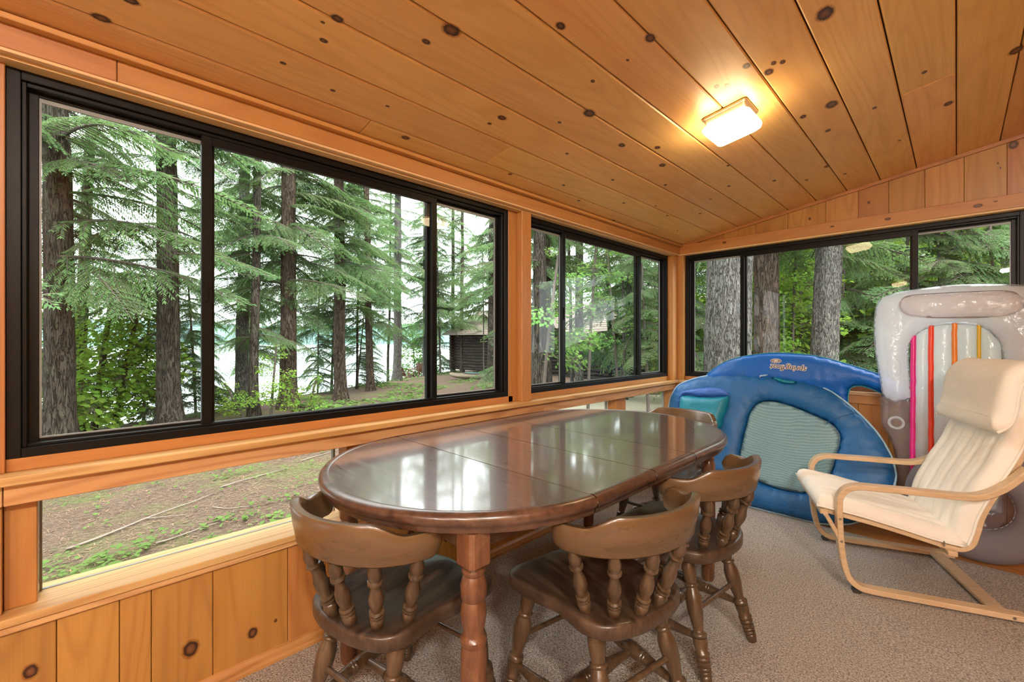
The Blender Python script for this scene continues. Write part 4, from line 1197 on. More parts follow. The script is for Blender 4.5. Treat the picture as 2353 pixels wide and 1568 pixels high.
# ---- bark
def bark(name, c1, c2, dark, sc=(26, 26, 5), bump=.9):
    t = NT(name)
    tc = t.n('TexCoord').outputs['Object']
    v = t.vmath('MULTIPLY', tc, tuple(float(q) for q in sc))
    n1 = t.noise(v, 1.0, 5.0, .65, 1.0)
    rn = t.noise(v, .55, 4.0, .6, 1.6)
    cr = t.ramp(t.math('ABSOLUTE', t.math('SUBTRACT', rn, .5)), [(.0, (0, 0, 0)), (.05, (1, 1, 1))])
    col = t.ramp(n1, [(.30, dark), (.5, c1), (.72, c2)])
    col = t.mix(cr, tuple(q * .6 for q in dark), col)
    li = t.noise(tc, 4.0, 3.0, .6)
    col = t.mix(t.math('MULTIPLY', t.ramp(li, [(.55, (0, 0, 0)), (.7, (1, 1, 1))]), .35), col, (c2[0] * .9, c2[1] * 1.15, c2[2] * .85))
    t.l(col, t.p.inputs['Base Color']); t.pset(Roughness=.95); t.p.inputs['Specular IOR Level'].default_value = .15
    t.bump(t.math('ADD', t.math('MULTIPLY', cr, .8), n1), bump, .03)
    return t.m
BARK_D = bark('hemlock_bark', (.085, .070, .056), (.150, .128, .104), (.036, .028, .022), sc=(26, 26, 3.5))
BARK_G = bark('pine_bark', (.155, .145, .132), (.25, .235, .215), (.070, .062, .055), sc=(44, 44, 9), bump=1.0)
BARK_B = bark('brown_bark', (.105, .074, .055), (.165, .122, .095), (.045, .030, .022), sc=(26, 26, 3.5))
TWIG = plain('twig_bark', (.10, .080, .065), .9)

def leafy(name, c1, c2, tr):
    t = NT(name); 
    oi = t.n('ObjectInfo').outputs['Random']
    tc = t.n('TexCoord').outputs['Object']
    n1 = t.noise(tc, 2.2, 4.0, .7)
    c = t.mix(t.ramp(n1, [(.3, (0, 0, 0)), (.7, (1, 1, 1))]), c1, c2)
    hsv = t.n('HueSaturation'); t.l(c, hsv.inputs['Color']); t.l(t.math('MULTIPLY_ADD', oi, .5, .75), hsv.inputs['Value']); t.l(t.math('MULTIPLY_ADD', oi, .03, .485), hsv.inputs['Hue'])
    t.t.nodes.remove(t.p)
    df = t.n('BsdfDiffuse'); t.l(hsv.outputs[0], df.inputs[0])
    tl = t.n('BsdfTranslucent'); t.l(t.mix(.5, hsv.outputs[0], tr), tl.inputs[0])
    mx = t.n('MixShader'); mx.inputs[0].default_value = .45; t.l(df.outputs[0], mx.inputs[1]); t.l(tl.outputs[0], mx.inputs[2]); t.l(mx.outputs[0], t.out.inputs[0])
    return t.m
NEEDLE = leafy('hemlock_needles', (.085, .155, .070), (.185, .30, .125), (.30, .50, .16))
MAPLE = leafy('maple_leaves', (.16, .29, .045), (.27, .42, .08), (.42, .62, .10))
PLANTL = leafy('low_plant_leaves', (.10, .17, .045), (.18, .26, .08), (.16, .26, .06))
BROAD = leafy('broad_green_leaves', (.11, .24, .06), (.21, .37, .10), (.32, .55, .13))

def bough_mesh(seed):
    rd = random.Random(seed); V = []; F = []; MI = []
    def quad(p, d, w, L):
        d = d.normalized(); u = Vector((0, 0, 1)); sd = d.cross(u)
        if sd.length < 1e-3: sd = Vector((1, 0, 0))
        sd.normalize(); sd = (sd + u * rd.uniform(-.5, .5)).normalized() * w
        b = len(V); V.extend([p, p + d * L * .5 + sd, p + d * L, p + d * L * .5 - sd]); F.append((b, b + 1, b + 2, b + 3)); MI.append(0)
    stem = []
    for i in range(13):
        t_ = i / 12; stem.append(Vector((t_, .05 * math.sin(t_ * 3 + seed), .06 * t_ - .36 * t_ ** 2.2)))
    mb = MB(); mb.tube(stem, [.011 * (1 - .8 * i / 12) for i in range(13)], 5)
    for k in range(1, 34):
        t_ = k / 34 * .97 + .02
        i = int(t_ * 12); f = t_ * 12 - i; p0 = stem[i].lerp(stem[min(i + 1, 12)], f)
        for sg in (-1, 1):
            if rd.random() < .12: continue
            L = (.46 * (1 - t_) ** .75 * (min(1, t_ * 4)) ** .5 + .05) * rd.uniform(.65, 1.15)
            a = R(rd.uniform(48, 66)) * sg
            d = Vector((math.cos(a), math.sin(a), -.10)).normalized()
            n = max(3, int(L / .0185)); p = p0.copy(); pts = [p.copy()]
            for q in range(n):
                d = (d + Vector((rd.uniform(-.06, .08), rd.uniform(-.05, .05), -.045))).normalized()
                p = p + d * (L / n); pts.append(p.copy())
                for s2 in (-1, 1):
                    if rd.random() < .12: continue
                    ax = Vector((d.x * math.cos(R(52) * s2) - d.y * math.sin(R(52) * s2), d.x * math.sin(R(52) * s2) + d.y * math.cos(R(52) * s2), d.z - rd.uniform(0, .35)))
                    quad(p, ax, .0050 * rd.uniform(.7, 1.3), (.026 + .036 * (1 - q / n)) * rd.uniform(.6, 1.2))
            quad(p, d, .005, .035)
            mb.tube([pts[0], pts[len(pts) // 2], pts[-1]], [.0035, .0022, .0010], 3, caps=False)
    b = len(V)
    V2 = V + [Vector(v) for v in mb.V]; F2 = F + [tuple(i + b for i in f) for f in mb.F]; MI += [1] * len(mb.F)
    me = bpy.data.meshes.new('bough'); me.from_pydata([tuple(v) for v in V2], [], F2); me.polygons.foreach_set('material_index', MI)
    me.materials.append(NEEDLE); me.materials.append(TWIG); me.update(); return me
def leaf_mesh(seed, mat, n=70, size=.07, spread=(1, .5, .22)):
    rd = random.Random(seed); V = []; F = []; MI = []
    mb = MB(); stem = [Vector((i / 8, .04 * math.sin(i), .05 * math.sin(i * .5))) for i in range(9)]; mb.tube(stem, [.009 * (1 - .8 * i / 8) for i in range(9)], 4)
    for k in range(n):
        t_ = rd.random() ** .7; a = R(rd.uniform(0, 360)); w_ = (1 - abs(t_ - .55)) * spread[1]
        p = Vector((t_ * spread[0] + rd.uniform(-.08, .08), math.cos(a) * w_ * rd.random() ** .5, math.sin(a) * spread[2] * rd.random() ** .5))
        d = Vector((rd.uniform(-.3, 1), math.copysign(rd.uniform(.1, 1), p.y), rd.uniform(-.5, .05))).normalized()
        nrm = Vector((rd.uniform(-.4, .4), rd.uniform(-.4, .4), 1)).normalized(); sd = d.cross(nrm).normalized(); s_ = size * rd.uniform(.6, 1.3)
        b = len(V)
        for (u, v, h) in ((0, 0, 0), (.30, .42, .04), (.55, .28, 0), (.62, .50, .03), (1.0, 0, -.12), (.62, -.50, .03), (.55, -.28, 0), (.30, -.42, .04)):
            V.append(p + d * s_ * u + sd * s_ * v + nrm * s_ * h)
        F.append((b, b + 1, b + 2, b + 3, b + 4, b + 5, b + 6, b + 7)); MI.append(0)
        if k % 3 == 0: mb.tube([Vector((p.x * .85, 0, 0)), p], [.003, .0015], 3, caps=False)
    b = len(V); V2 = V + [Vector(v) for v in mb.V]; F2 = F + [tuple(i + b for i in f) for f in mb.F]; MI += [1] * len(mb.F)
    me = bpy.data.meshes.new('leafy_branch'); me.from_pydata([tuple(v) for v in V2], [], F2); me.polygons.foreach_set('material_index', MI)
    me.materials.append(mat); me.materials.append(TWIG); me.update(); return me
BOUGHS = [bough_mesh(k) for k in range(5)]
MAPLES = [leaf_mesh(20 + k, MAPLE, 90, .095) for k in range(3)]
BROADS = [leaf_mesh(40 + k, BROAD, 130, .085) for k in range(3)]

def trunk(r, H, lean, mat, root, n=14, m=26, rough=.03, seed=0, flare=1.5, taper=.35):
    mb = MB()
    for j in range(m + 1):
        t_ = j / m; z = -0.3 + (H + .3) * t_
        rr = r * (1 - taper * t_) * (1 + (flare - 1) * math.exp(-max(0, z) / .28))
        cx = lean[0] * max(0, z) / H + .06 * noise.noise(Vector((z * .3, seed, 0))) * min(1, max(0, z)); cy = lean[1] * max(0, z) / H + .06 * noise.noise(Vector((z * .3, seed, 9))) * min(1, max(0, z))
        for k in range(n):
            a = 2 * math.pi * k / n
            q = rr * (1 + rough * 2 * noise.noise(Vector((math.cos(a) * 3.2, math.sin(a) * 3.2, z * 1.1 + seed))) + rough * 1.2 * noise.noise(Vector((math.cos(a) * 11, math.sin(a) * 11, z * 3.5 + seed))))
            mb.V.append((cx + q * math.cos(a), cy + q * math.sin(a), z))
    for j in range(m):
        for k in range(n): mb.F.append((j * n + k, j * n + (k + 1) % n, (j + 1) * n + (k + 1) % n, (j + 1) * n + k)); mb.M.append(0)
    return mb.build('trunk', mat, root, smooth=True)
def add_bough(root, me, z, az, L, tilt, lean, H, name='bough'):
    o = bpy.data.objects.new(name, me)
    o.matrix_local = Matrix.Translation((lean[0] * z / H, lean[1] * z / H, z)) @ Matrix.Rotation(az, 4, 'Z') @ Matrix.Rotation(tilt, 4, 'Y') @ Matrix.Rotation(random.uniform(-.6, .6), 4, 'X') @ Matrix.Diagonal((L, L * random.uniform(.85, 1.2), L, 1))
    COL.objects.link(o); o.parent = root; return o
def tree(kind, bearing, d, r, H, nb, z0, z1, Lr, mat, label, group=None, lean=(0, 0), meshes=None, cat='tree', res=(14, 26), skip=None, bname='bough', flare=1.5, rough=.03):
    x, y = spot(bearing, d); z = ground_z(x, y)
    o = empty(kind, (x, y, z), label=label, cat=cat, group=group)
    trunk(r, H, lean, mat, o, n=res[0], m=res[1], seed=x, flare=flare, rough=rough)
    nb = int(nb * 1.5)
    for k in range(nb):
        zz = z0 + (z1 - z0) * (k + random.random()) / nb
        az = random.uniform(0, 2 * math.pi)
        if skip and skip(az, zz): continue
        L = Lr * (1 - .45 * (zz - z0) / max(.1, H - z0)) * random.uniform(.6, 1.15)
        add_bough(o, random.choice(meshes or BOUGHS), zz, az, L, R(random.uniform(-8, 14)), lean, H, bname)
    return o
random.seed(21)
toward = math.atan2(-FWD.y, -FWD.x)
def not_front(az, z):   # keep the trunk visible: few boughs straight at the porch
    d = (az - toward + math.pi) % (2 * math.pi) - math.pi
    return abs(d) < 1.1 and random.random() < (.9 if z < 4.2 else .35)
# window 1
MAIN = [
 # px, depth, width px, H, n boughs, z0, z1, length, bark, label
 (137, 8.2, 56, 12, 24, 3.0, 8.5, 2.2, BARK_D, 'thick hemlock trunk at the far left of the big window, boughs reaching right'),
 (176, 10.3, 26, 10, 20, 3.2, 8, 1.9, BARK_D, 'slimmer leaning trunk close behind the thick leftmost hemlock'),
 (392, 9.8, 46, 13, 32, 2.6, 8.5, 2.3, BARK_D, 'straight dark hemlock trunk just left of the first window mullion'),
 (556, 12.5, 27, 12, 24, 3.2, 9, 2.2, BARK_G, 'pale grey trunk just right of the first window mullion'),
 (584, 11.2, 20, 11, 26, 1.8, 8, 1.9, BARK_D, 'slim mossy trunk beside the pale grey one'),
 (663, 12.3, 36, 13, 34, 3.4, 9, 2.5, BARK_B, 'brown hemlock with a long bark scar in the middle of the big window'),
 (783, 14.2, 27, 12, 34, 3.4, 9, 2.2, BARK_B, 'medium brown trunk right of the scarred hemlock'),
 (852, 17.5, 17, 12, 30, 2.6, 9, 2.0, BARK_B, 'thin dark trunk leaning slightly at the edge of the clearing'),
 (912, 24.0, 19, 15, 26, 5.0, 12, 2.3, BARK_G, 'grey trunk with flared roots left of the wooden garden chairs'),
 (977, 29.5, 10, 14, 22, 6.0, 13, 2.4, BARK_G, 'slender trunk directly behind the wooden garden chairs'),
 (1041, 30.0, 9, 15, 24, 3.0, 14, 2.4, BARK_D, 'slender straight trunk seen left in the narrow right sash'),
 (1062, 29.0, 9, 14, 24, 2.6, 11, 2.4, BARK_D, 'bushy young hemlock beside the log cabin corner'),
 (1131, 20.0, 25, 14, 30, 3.4, 10, 2.2, BARK_D, 'trunk standing at the end of the log cabin wall'),
 # window 2
 (1237, 9.5, 34, 12, 24, 2.6, 7, 1.8, BARK_D, 'dark double hemlock trunk left in the second window, thicker stem'),
 (1262, 10.2, 20, 11, 20, 2.8, 7, 1.6, BARK_D, 'thinner stem of the dark pair left in the second window'),
 (1331, 12.0, 20, 12, 22, 3.2, 8, 1.8, BARK_G, 'slim pale trunk in the middle of the second window'),
 (1316, 13.4, 8, 7, 14, 2.6, 6, 1.4, BARK_G, 'thin sapling stem just left of the slim pale trunk'),
 (1438, 13.0, 8, 8, 16, 2.6, 7, 1.6, BARK_G, 'thin stem before the cabin window'),
 # back window
 (1678, 5.9, 104, 13, 10, 5.0, 8, 1.7, BARK_G, 'massive grey furrowed pine trunk close outside the back window'),
 (1765, 8.4, 56, 13, 20, 3.4, 8, 1.9, BARK_B, 'dark furrowed trunk right behind the massive grey pine'),
 (1896, 7.9, 56, 13, 20, 3.2, 8, 2.0, BARK_G, 'grey pine trunk in the middle of the back window'),
 (1971, 11.5, 32, 12, 22, 3.4, 8, 2.0, BARK_G, 'pale trunk right of the middle grey pine'),
 (1855, 14.0, 22, 10, 20, 2.6, 8, 2.0, BARK_D, 'short dark trunk behind and left of the middle grey pine'),
]
for i, (px, d, w, H, nb, z0, z1, Lr, bk, lb) in enumerate(MAIN):
    r = w / 1017 * d / 2
    big = w > 50
    lean = {0: (.5, -.1), 1: (-1.1, .3), 7: (-.9, .2)}.get(i, (random.uniform(-.2, .2), random.uniform(-.2, .2)))
    tree('hemlock_tree' if bk is not BARK_G else 'pine_tree', B(px), d, r, H, nb, z0, z1, Lr, bk, lb, lean=lean, skip=not_front, res=(40, 90) if big else (18, 36), rough=.045 if big else .03, flare=1.35 if d < 9 else 1.6)
# the leftmost hemlock's long boughs across the first sash
t0 = [o for o in bpy.data.objects if o.get('label', '').startswith('thick hemlock trunk')][0]
raz = math.atan2(RGT.y, RGT.x)
for z_, L_, da, ti in ((5.0, 3.4, .10, -6), (4.15, 3.2, .0, -2), (3.5, 3.0, .25, 0), (3.0, 2.0, -.2, 2), (5.6, 3.0, -.3, -4), (4.7, 2.6, .4, 0), (4.5, 2.2, math.pi, 4), (3.6, 1.8, math.pi + .3, 4)):
    add_bough(t0, random.choice(BOUGHS), z_, raz + da, L_, R(ti), (.5, -.1), 12)
# understory hemlocks and saplings by the shore
def small(kind, px, d, H, nb, Lr, meshes, label, group=None, z0=.3, bname='leafy_branch', w=.035, cat='tree', lean=None, bark_=None):
    tree(kind, B(px), d, w, H, nb, z0, H, Lr, bark_ or TWIG, label, group, meshes=meshes, cat=cat, res=(7, 12), lean=lean or (random.uniform(-.4, .4), random.uniform(-.4, .4)), bname=bname, flare=1.1, rough=.02)
small('maple_sapling', 215, 9.6, 3.6, 26, 1.5, MAPLES, 'leaning bright green maple sapling between the two left trunks', lean=(-1.2, .4), w=.07, bark_=BARK_D)
small('maple_sapling', 262, 10.4, 3.4, 24, 1.4, MAPLES, 'second leaning maple stem by the water left of the straight hemlock', lean=(.6, .5), w=.06, bark_=BARK_D)
small('maple_sapling', 95, 10.6, 4.0, 26, 1.5, MAPLES, 'bright green maple at the extreme left behind the thick hemlock')
small('young_hemlock', 330, 11.2, 3.4, 22, 1.7, BOUGHS, 'bushy young hemlock by the water before the straight dark trunk', bname='bough')
small('young_hemlock', 450, 12.4, 3.8, 34, 1.7, BOUGHS, 'bushy young hemlock low beside the first mullion', bname='bough')
small('maple_sapling', 622, 10.6, 1.8, 12, .6, MAPLES, 'vivid yellow-green sapling left of the scarred hemlock')
small('maple_sapling', 708, 11.8, .9, 9, .5, MAPLES, 'low yellow-green sapling at the foot of the scarred hemlock', z0=.15)
small('maple_sapling', 560, 10.8, .9, 9, .55, MAPLES, 'low vivid sapling at the foot of the slim mossy trunk', z0=.15)
small('young_hemlock', 730, 17.5, 5.0, 36, 1.9, BOUGHS, 'young hemlock between the scarred and the medium trunks', bname='bough')
small('young_hemlock', 820, 20.5, 4.5, 34, 1.9, BOUGHS, 'young hemlock between the medium and the thin dark trunk', bname='bough')
small('broadleaf_shrub', 955, 31.5, 4.6, 26, 1.9, BROADS, 'leafy shrub behind the wooden garden chairs')
small('young_hemlock', 1010, 31.0, 7.0, 34, 2.4, BOUGHS, 'young hemlock behind the narrow mullion of the big window', bname='bough')
small('broadleaf_shrub', 1350, 9.0, 3.8, 6, .95, BROADS, 'leafy shrub hanging across the second window', z0=1.5)
small('broadleaf_shrub', 1240, 7.6, 3.2, 6, .8, BROADS, 'leafy shrub behind the cedar post', z0=1.2)
small('broadleaf_shrub', 1425, 11.0, 4.0, 6, 1.0, BROADS, 'leafy shrub before the cabin roof', z0=1.6)
small('young_hemlock', 1490, 9.4, 4.0, 22, 1.2, BOUGHS, 'young hemlock in the right sash of the second window', bname='bough', z0=1.3)
small('young_hemlock', 1112, 23.0, 7.5, 24, 2.3, BOUGHS, 'young hemlock whose boughs hang over the cabin end', bname='bough', z0=3.2)
small('young_hemlock', 1600, 9.6, 4.4, 32, 1.6, BOUGHS, 'young hemlock left of the massive grey pine', bname='bough')
small('maple_sapling', 1820, 8.8, 3.9, 26, 1.1, MAPLES, 'bright green maple between the dark trunk and the grey pine')
small('young_hemlock', 1790, 11.8, 4.8, 34, 1.8, BOUGHS, 'young hemlock behind the bright maple', bname='bough')
small('young_hemlock', 1935, 9.8, 5.0, 36, 1.7, BOUGHS, 'young hemlock behind the middle grey pine', bname='bough')
small('young_hemlock', 2050, 9.0, 5.0, 40, 1.8, BOUGHS, 'young hemlock behind the top left of the clear lounger', bname='bough')
small('young_hemlock', 2160, 8.6, 5.2, 40, 1.8, BOUGHS, 'young hemlock directly above the clear lounger', bname='bough')
small('young_hemlock', 2290, 8.4, 5.2, 40, 1.8, BOUGHS, 'young hemlock at the right end of the back window', bname='bough')
for i_, (px_, d_) in enumerate(((1590, 12.5), (1700, 11.5), (1850, 10.4), (1930, 13.0), (2010, 11.5), (2090, 12.0), (2190, 10.8), (2300, 11.5))):
    small('maple_sapling', px_, d_, random.uniform(4.2, 6.0), 26, 1.7, MAPLES, 'one of the bright green maples growing between the back window pines', group='maples between the back window pines')
def xy_tree(x_, y_, *a, **k_):
    p = Vector((x_, y_, 0)); d_ = p.dot(FWD); return tree('forest_tree', p.dot(RGT) / d_, d_, *a, **k_)
for (x_, y_) in ((-8, -3), (-9.5, -6), (-7.5, -8.5), (-11, -9), (-9, -12), (-6.5, -5.5), (-7, -12), (-10.5, -4)):
    xy_tree(x_, y_, .14, 13, 34, 1.5, 11, 2.8, BARK_D, 'one of the hemlocks standing beside the porch behind the camera', 'hemlocks beside the porch behind the camera', res=(8, 12))
# woods beyond: many trees nobody could single out, each still a tree
k = 0
rb = random.Random(5)
for (p0, p1, d0, d1, n_) in ((520, 900, 14, 20, 4), (880, 1160, 26, 33, 5), (1180, 1560, 13, 17, 3), (1160, 1560, 26, 36, 16), (1540, 2353, 13, 30, 24), (2353, 3600, 7, 18, 16), (-500, 0, 8, 12, 4)):
    for i in range(n_):
        px = p0 + (p1 - p0) * (i + rb.random()) / n_; d = rb.uniform(d0, d1)
        x, y = spot(B(px), d)
        if 17.0 < y < 25.5 and -24 < x < -7: continue
        leftish = px < 1160
        wh = 'beyond the big window' if px < 1160 else 'beyond the second window around the cabin' if px < 1560 else 'in the woods beyond the back window'
        tree('forest_tree', B(px), d, (rb.uniform(.05, .08) if leftish else rb.uniform(.09, .15)), rb.uniform(11, 15), 34 if leftish else 30, 1.2 if not leftish else 3.0, 11, 2.3 if leftish else 2.8, BARK_D if rb.random() < .6 else BARK_G,
             'one of many slender hemlocks ' + wh, 'slender hemlocks ' + wh, lean=(rb.uniform(-.4, .4), rb.uniform(-.4, .4)), res=(8, 12))

# ---- log cabin beyond the trees
cbn = empty('log_cabin', (-15.5, 18.2, -.8), label='dark log cabin with brown shingle roof seen through the second window', cat='cabin')
def cl(v): return (v[0] + 15.5, v[1] - 18.2, v[2] + .8)
LOG = bark('weathered_log', (.055, .045, .040), (.095, .080, .070), (.025, .020, .018), sc=(2, 14, 14), bump=.4)
ROOFM = plain('brown_shingles', (.17, .135, .11), .9, nscale=5, namp=.4)
for k in range(12):
    z = -.72 + k * .188
    for (p0, p1) in (((-24.0, 18.2), (-7.6, 18.2)), ((-23.7, 17.8), (-23.7, 23.6)), ((-7.9, 17.8), (-7.9, 23.6))):
        zz = z + (.094 if p0[0] == p1[0] else 0)
        mb = MB(); mb.tube([cl((p0[0], p0[1], zz)), cl((p1[0], p1[1], zz))], .104, 10); mb.build('log', LOG, cbn, smooth=True, auto=40)
mb = MB(); mb.box(cl((-23.6, 18.25, -.8)), cl((-8.0, 23.4, 1.4))); mb.build('inner_wall', DARKGAP, cbn)
def slab(pts, t_, mat, nm, par):
    V = [cl(p) for p in pts] + [cl((p[0], p[1], p[2] + t_)) for p in pts]; n = len(pts)
    return from_py(nm, V, [tuple(range(n))[::-1], tuple(range(n, 2 * n))] + [(i, (i + 1) % n, (i + 1) % n + n, i + n) for i in range(n)], mat, par)
nr = 16
for k in range(nr):   # courses of shingles on the side that faces the porch
    a, b = k / nr, (k + 1.25) / nr
    ya, yb = 17.5 + 3.4 * a, 17.5 + 3.4 * b; za, zb = 1.42 + 1.75 * a, 1.42 + 1.75 * b
    slab([(-24.4, ya, za + .03), (-7.2, ya, za + .03), (-7.2, yb, zb), (-24.4, yb, zb)], .018, ROOFM, 'shingle_course', cbn)
slab([(-24.4, 20.9, 3.17), (-7.2, 20.9, 3.17), (-7.2, 24.3, 1.42), (-24.4, 24.3, 1.42)], .06, ROOFM, 'roof_back', cbn)
for gx in (-23.7, -7.9):
    from_py('gable', [cl((gx, 18.2, 1.4)), cl((gx, 23.5, 1.4)), cl((gx, 20.9, 3.1))], [(0, 1, 2)], LOG, cbn)
for wx in (-12.9, -18.4):
    f = MB(); ring(f, wx - .45 + 15.5, wx + .45 + 15.5, .95, 1.85, .07, 17.98 - 18.2, 18.12 - 18.2); fr_ = f.build('window_frame', plain('grey_window_frame', (.12, .13, .12), .6), cbn)
    g = MB(); g.box((wx - .39 + 15.5, -.12, 1.0), (wx + .39 + 15.5, -.10, 1.80)); g.build('pane', plain('dark_window_pane', (.10, .12, .12), .15), fr_)
    g = MB(); g.box((wx - .015 + 15.5, -.17, 1.0), (wx + .015 + 15.5, -.13, 1.80)); g.build('glazing_bar', plain('pale_bar', (.4, .4, .36), .6), fr_)

# ---- garden chairs, side table, kayak, stone, sticks
ADW = plain('weathered_red_cedar', (.19, .095, .060), .7, nscale=9, namp=.3)
def adirondack(px, d, rz, label):
    x, y = spot(B(px), d); o = empty('garden_chair', (x, y, ground_z(x, y)), rz, label=label, cat='garden chair', group='wooden garden chairs at the shore')
    for k in range(5):
        u = -.2 + .1 * k; h = .92 - .25 * abs(u) * 1.6
        mb = MB(); V = [(u - .043, .25, .28), (u + .043, .25, .28), (u + .046, .52, h), (u - .046, .52, h), (u - .043, .27, .27), (u + .043, .27, .27), (u + .046, .54, h), (u - .046, .54, h)]
        mb.add(V, [(0, 1, 2, 3), (7, 6, 5, 4), (0, 4, 5, 1), (1, 5, 6, 2), (2, 6, 7, 3), (3, 7, 4, 0)]); mb.build('back_slat', ADW, o)
    for k in range(5):
        y0 = -.25 + .11 * k; z0_ = .38 - .025 * k; mb = MB(); mb.box((-.26, y0, z0_), (.26, y0 + .09, z0_ + .02)); mb.build('seat_slat', ADW, o)
    for sx_ in (-1, 1):
        mb = MB(); mb.box((sx_ * .36 - .065, -.32, .56), (sx_ * .36 + .065, .45, .58)); mb.build('arm', ADW, o)
        mb = MB(); mb.box((sx_ * .31 - .02, -.28, 0), (sx_ * .31 + .02, -.18, .56)); mb.build('leg', ADW, o)
        mb = MB(); mb.tube([(sx_ * .28, -.25, .34), (sx_ * .28, .60, .02)], .04, 4); mb.build('leg', ADW, o)
    return o
adirondack(971, 29.0, R(215), 'reddish wooden garden chair seen from behind, right of the small table')
adirondack(938, 29.6, R(120), 'reddish wooden garden chair partly behind the flared grey trunk')
x, y = spot(B(953), 28.8); o = empty('garden_table', (x, y, ground_z(x, y)), R(30), label='small dark garden table between the two wooden chairs', cat='garden table')
mb = MB(); mb.box((-.42, -.25, .50), (.42, .25, .53)); mb.build('table_top', ADW, o)
for a_ in (-1, 1):
    for b_ in (-1, 1): mb = MB(); mb.box((a_ * .37 - .02, b_ * .2 - .02, 0), (a_ * .37 + .02, b_ * .2 + .02, .5)); mb.build('leg', ADW, o)
x, y = spot(B(1087), 22.6); ky = empty('kayak', (x, y, ground_z(x, y) + .02), R(18), label='pale tan and blue-grey kayak lying before the cabin end', cat='kayak')
V = []; F = []; nk, mk = 20, 12
for i in range(nk + 1):
    t_ = -1 + 2 * i / nk; w_ = .36 * (1 - abs(t_) ** 2.6) + .004; h_ = .15 * (1 - .3 * t_ * t_); up_ = .12 * abs(t_) ** 4
    for k in range(mk): a = 2 * math.pi * k / mk; V.append((t_ * 1.45, w_ * math.cos(a), h_ * .9 + h_ * math.sin(a) * (1 if abs(t_) < .97 else .4) + up_))
for i in range(nk):
    for k in range(mk): F.append((i * mk + k, i * mk + (k + 1) % mk, (i + 1) * mk + (k + 1) % mk, (i + 1) * mk + k))
from_py('hull', V, F, plain('tan_hull', (.22, .165, .11), .5), ky, smooth=True)
mb = MB()
for i in range(20): a = 2 * math.pi * i / 20; mb.V.append((.6 * math.cos(a), .23 * math.sin(a), .305))
mb.V.append((0, 0, .24)); mb.F = [(i, (i + 1) % 20, 20) for i in range(20)]; mb.M = [0] * 20
mb.build('cockpit', plain('blue_grey_deck', (.16, .24, .28), .5), ky)
STK = plain('dry_stick_bark', (.26, .21, .17), .9, nscale=30, namp=.3)
def stick(p0, p1, r, label, fork=None, sag=.02):
    a = Vector((p0[0], p0[1], 0)); b = Vector((p1[0], p1[1], 0)); P = []
    for k in range(7):
        t_ = k / 6; q = a.lerp(b, t_); q.x += sag * math.sin(t_ * 5); q.y += sag * math.cos(t_ * 7); q.z = ground_z(q.x, q.y) + r * 1.2 + .006; P.append(q)
    mb = MB(); org = P[0].copy(); mb.tube([p - org for p in P], [r * (1 - .6 * k / 6) for k in range(7)], 6)
    if fork: q = P[3] - org; mb.tube([q, q + Vector((fork[0], fork[1], .02))], [r * .6, r * .25], 5)
    o = mb.build('stick', STK, None, smooth=True); o.location = org; tag(o, label, 'stick', 'fallen sticks outside the low window')
stick((-4.95, -.05), (-5.55, 1.05), .011, 'long dry forked stick on the needles outside the low window', (.22, .28))
stick((-5.75, 1.15), (-6.0, 1.95), .009, 'curved grey stick near the small green tuft outside the low window', (.1, -.25))
stick((-5.1, .95), (-4.75, 1.25), .006, 'short straight stick lying near the middle of the low window')
stick((-4.45, .45), (-4.55, .95), .009, 'short dark stick among the green leaves near the lower sill')
stick((-6.3, 2.2), (-6.6, 2.9), .008, 'thin pale stick high in the low window near the chair back')
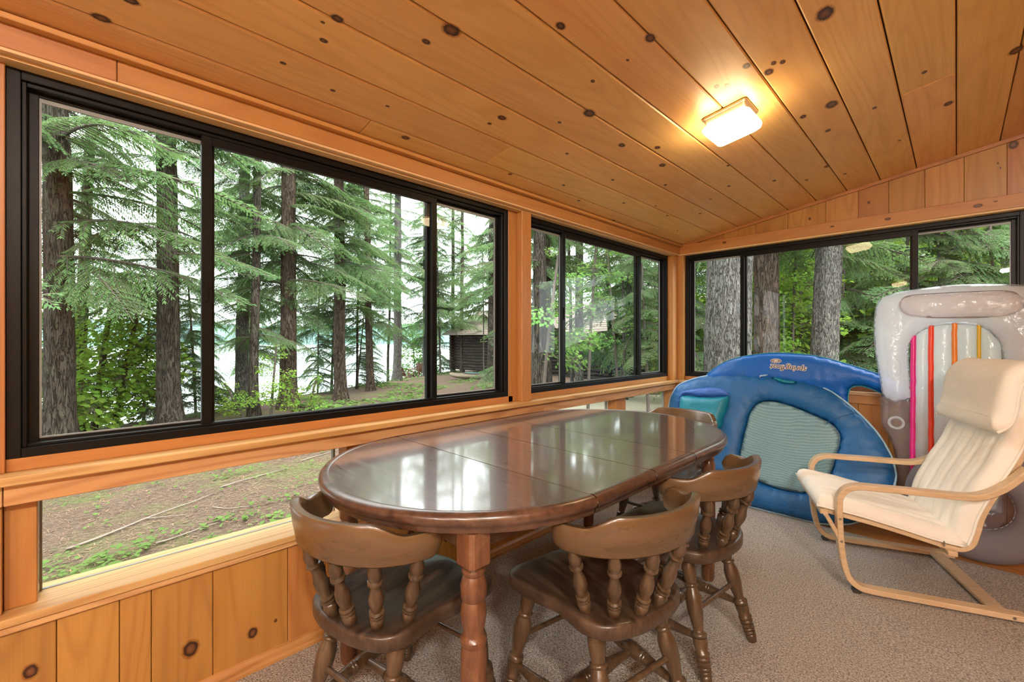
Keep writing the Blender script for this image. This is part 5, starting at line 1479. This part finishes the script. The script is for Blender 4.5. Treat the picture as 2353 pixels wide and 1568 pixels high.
# ground plants and needle litter
rg_ = random.Random(11)
V = []; F = []
def gleaf(x, y, s_, z=None):
    zz = (ground_z(x, y) if z is None else z) + rg_.uniform(.015, .07)
    a = rg_.uniform(0, 6.28); d = Vector((math.cos(a), math.sin(a), rg_.uniform(-.2, .4))).normalized(); nrm = Vector((rg_.uniform(-.4, .4), rg_.uniform(-.4, .4), 1)).normalized(); sd = d.cross(nrm).normalized(); p = Vector((x, y, zz)); b = len(V)
    for u, v in ((0, 0), (.25, .45), (.6, .42), (1, 0), (.6, -.42), (.25, -.45)): V.append(p + d * s_ * u + sd * s_ * v)
    F.append((b, b + 1, b + 2, b + 3, b + 4, b + 5))
for _ in range(16000):
    x = rg_.uniform(-6.8, -3.4); y = rg_.uniform(-.6, 3.6)
    dens = max(0, 1 - abs(x + 4.25 + .10 * y) / .62) ** 1.2 * .9 + .05 + (.5 if math.hypot(x + 6.1, y - 1.4) < .22 else 0)
    dens *= max(0, min(1, (noise.noise(Vector((x * 2.6, y * 2.6, 2))) + .12) * 3.2))
    if rg_.random() < dens: gleaf(x, y, rg_.uniform(.02, .055))
gc = from_py('ground_plants', V, F, PLANTL); tag(gc, 'low bright green leaves growing through the needles', 'plants', kind='stuff')
V = []; F = []
for _ in range(9000):
    px = rg_.uniform(500, 1180); d = rg_.uniform(11, 30); x, y = spot(B(px), d)
    if -.83 * x - .55 * y > 12.6 or noise.noise(Vector((x * .45, y * .45, 2))) < .02: continue
    gleaf(x, y, rg_.uniform(.07, .16))
gc = from_py('clearing_undergrowth', V, F, PLANTL); tag(gc, 'yellow-green undergrowth around the clearing', 'plants', kind='stuff')
LIT = plain('needle_litter', (.22, .13, .08), .9, nscale=2.5, namp=.6)
V = []; F = []
for _ in range(15000):
    x = -3.2 - 4.2 * rg_.random() ; y = rg_.uniform(-.8, 3.8); z = ground_z(x, y) + rg_.uniform(.002, .012); a = rg_.uniform(0, 6.28); L_ = rg_.uniform(.02, .07); w_ = rg_.uniform(.0009, .002) if rg_.random() < .93 else .004
    dx, dy = math.cos(a), math.sin(a); b = len(V)
    V += [(x - dy * w_, y + dx * w_, z), (x + dx * L_ - dy * w_, y + dy * L_ + dx * w_, z + .004), (x + dx * L_ + dy * w_, y + dy * L_ - dx * w_, z + .004), (x + dy * w_, y - dx * w_, z)]; F.append((b, b + 1, b + 2, b + 3))
lt_ = from_py('needle_litter', V, F, LIT); tag(lt_, 'scattered brown pine needles on the ground', 'needles', kind='stuff')
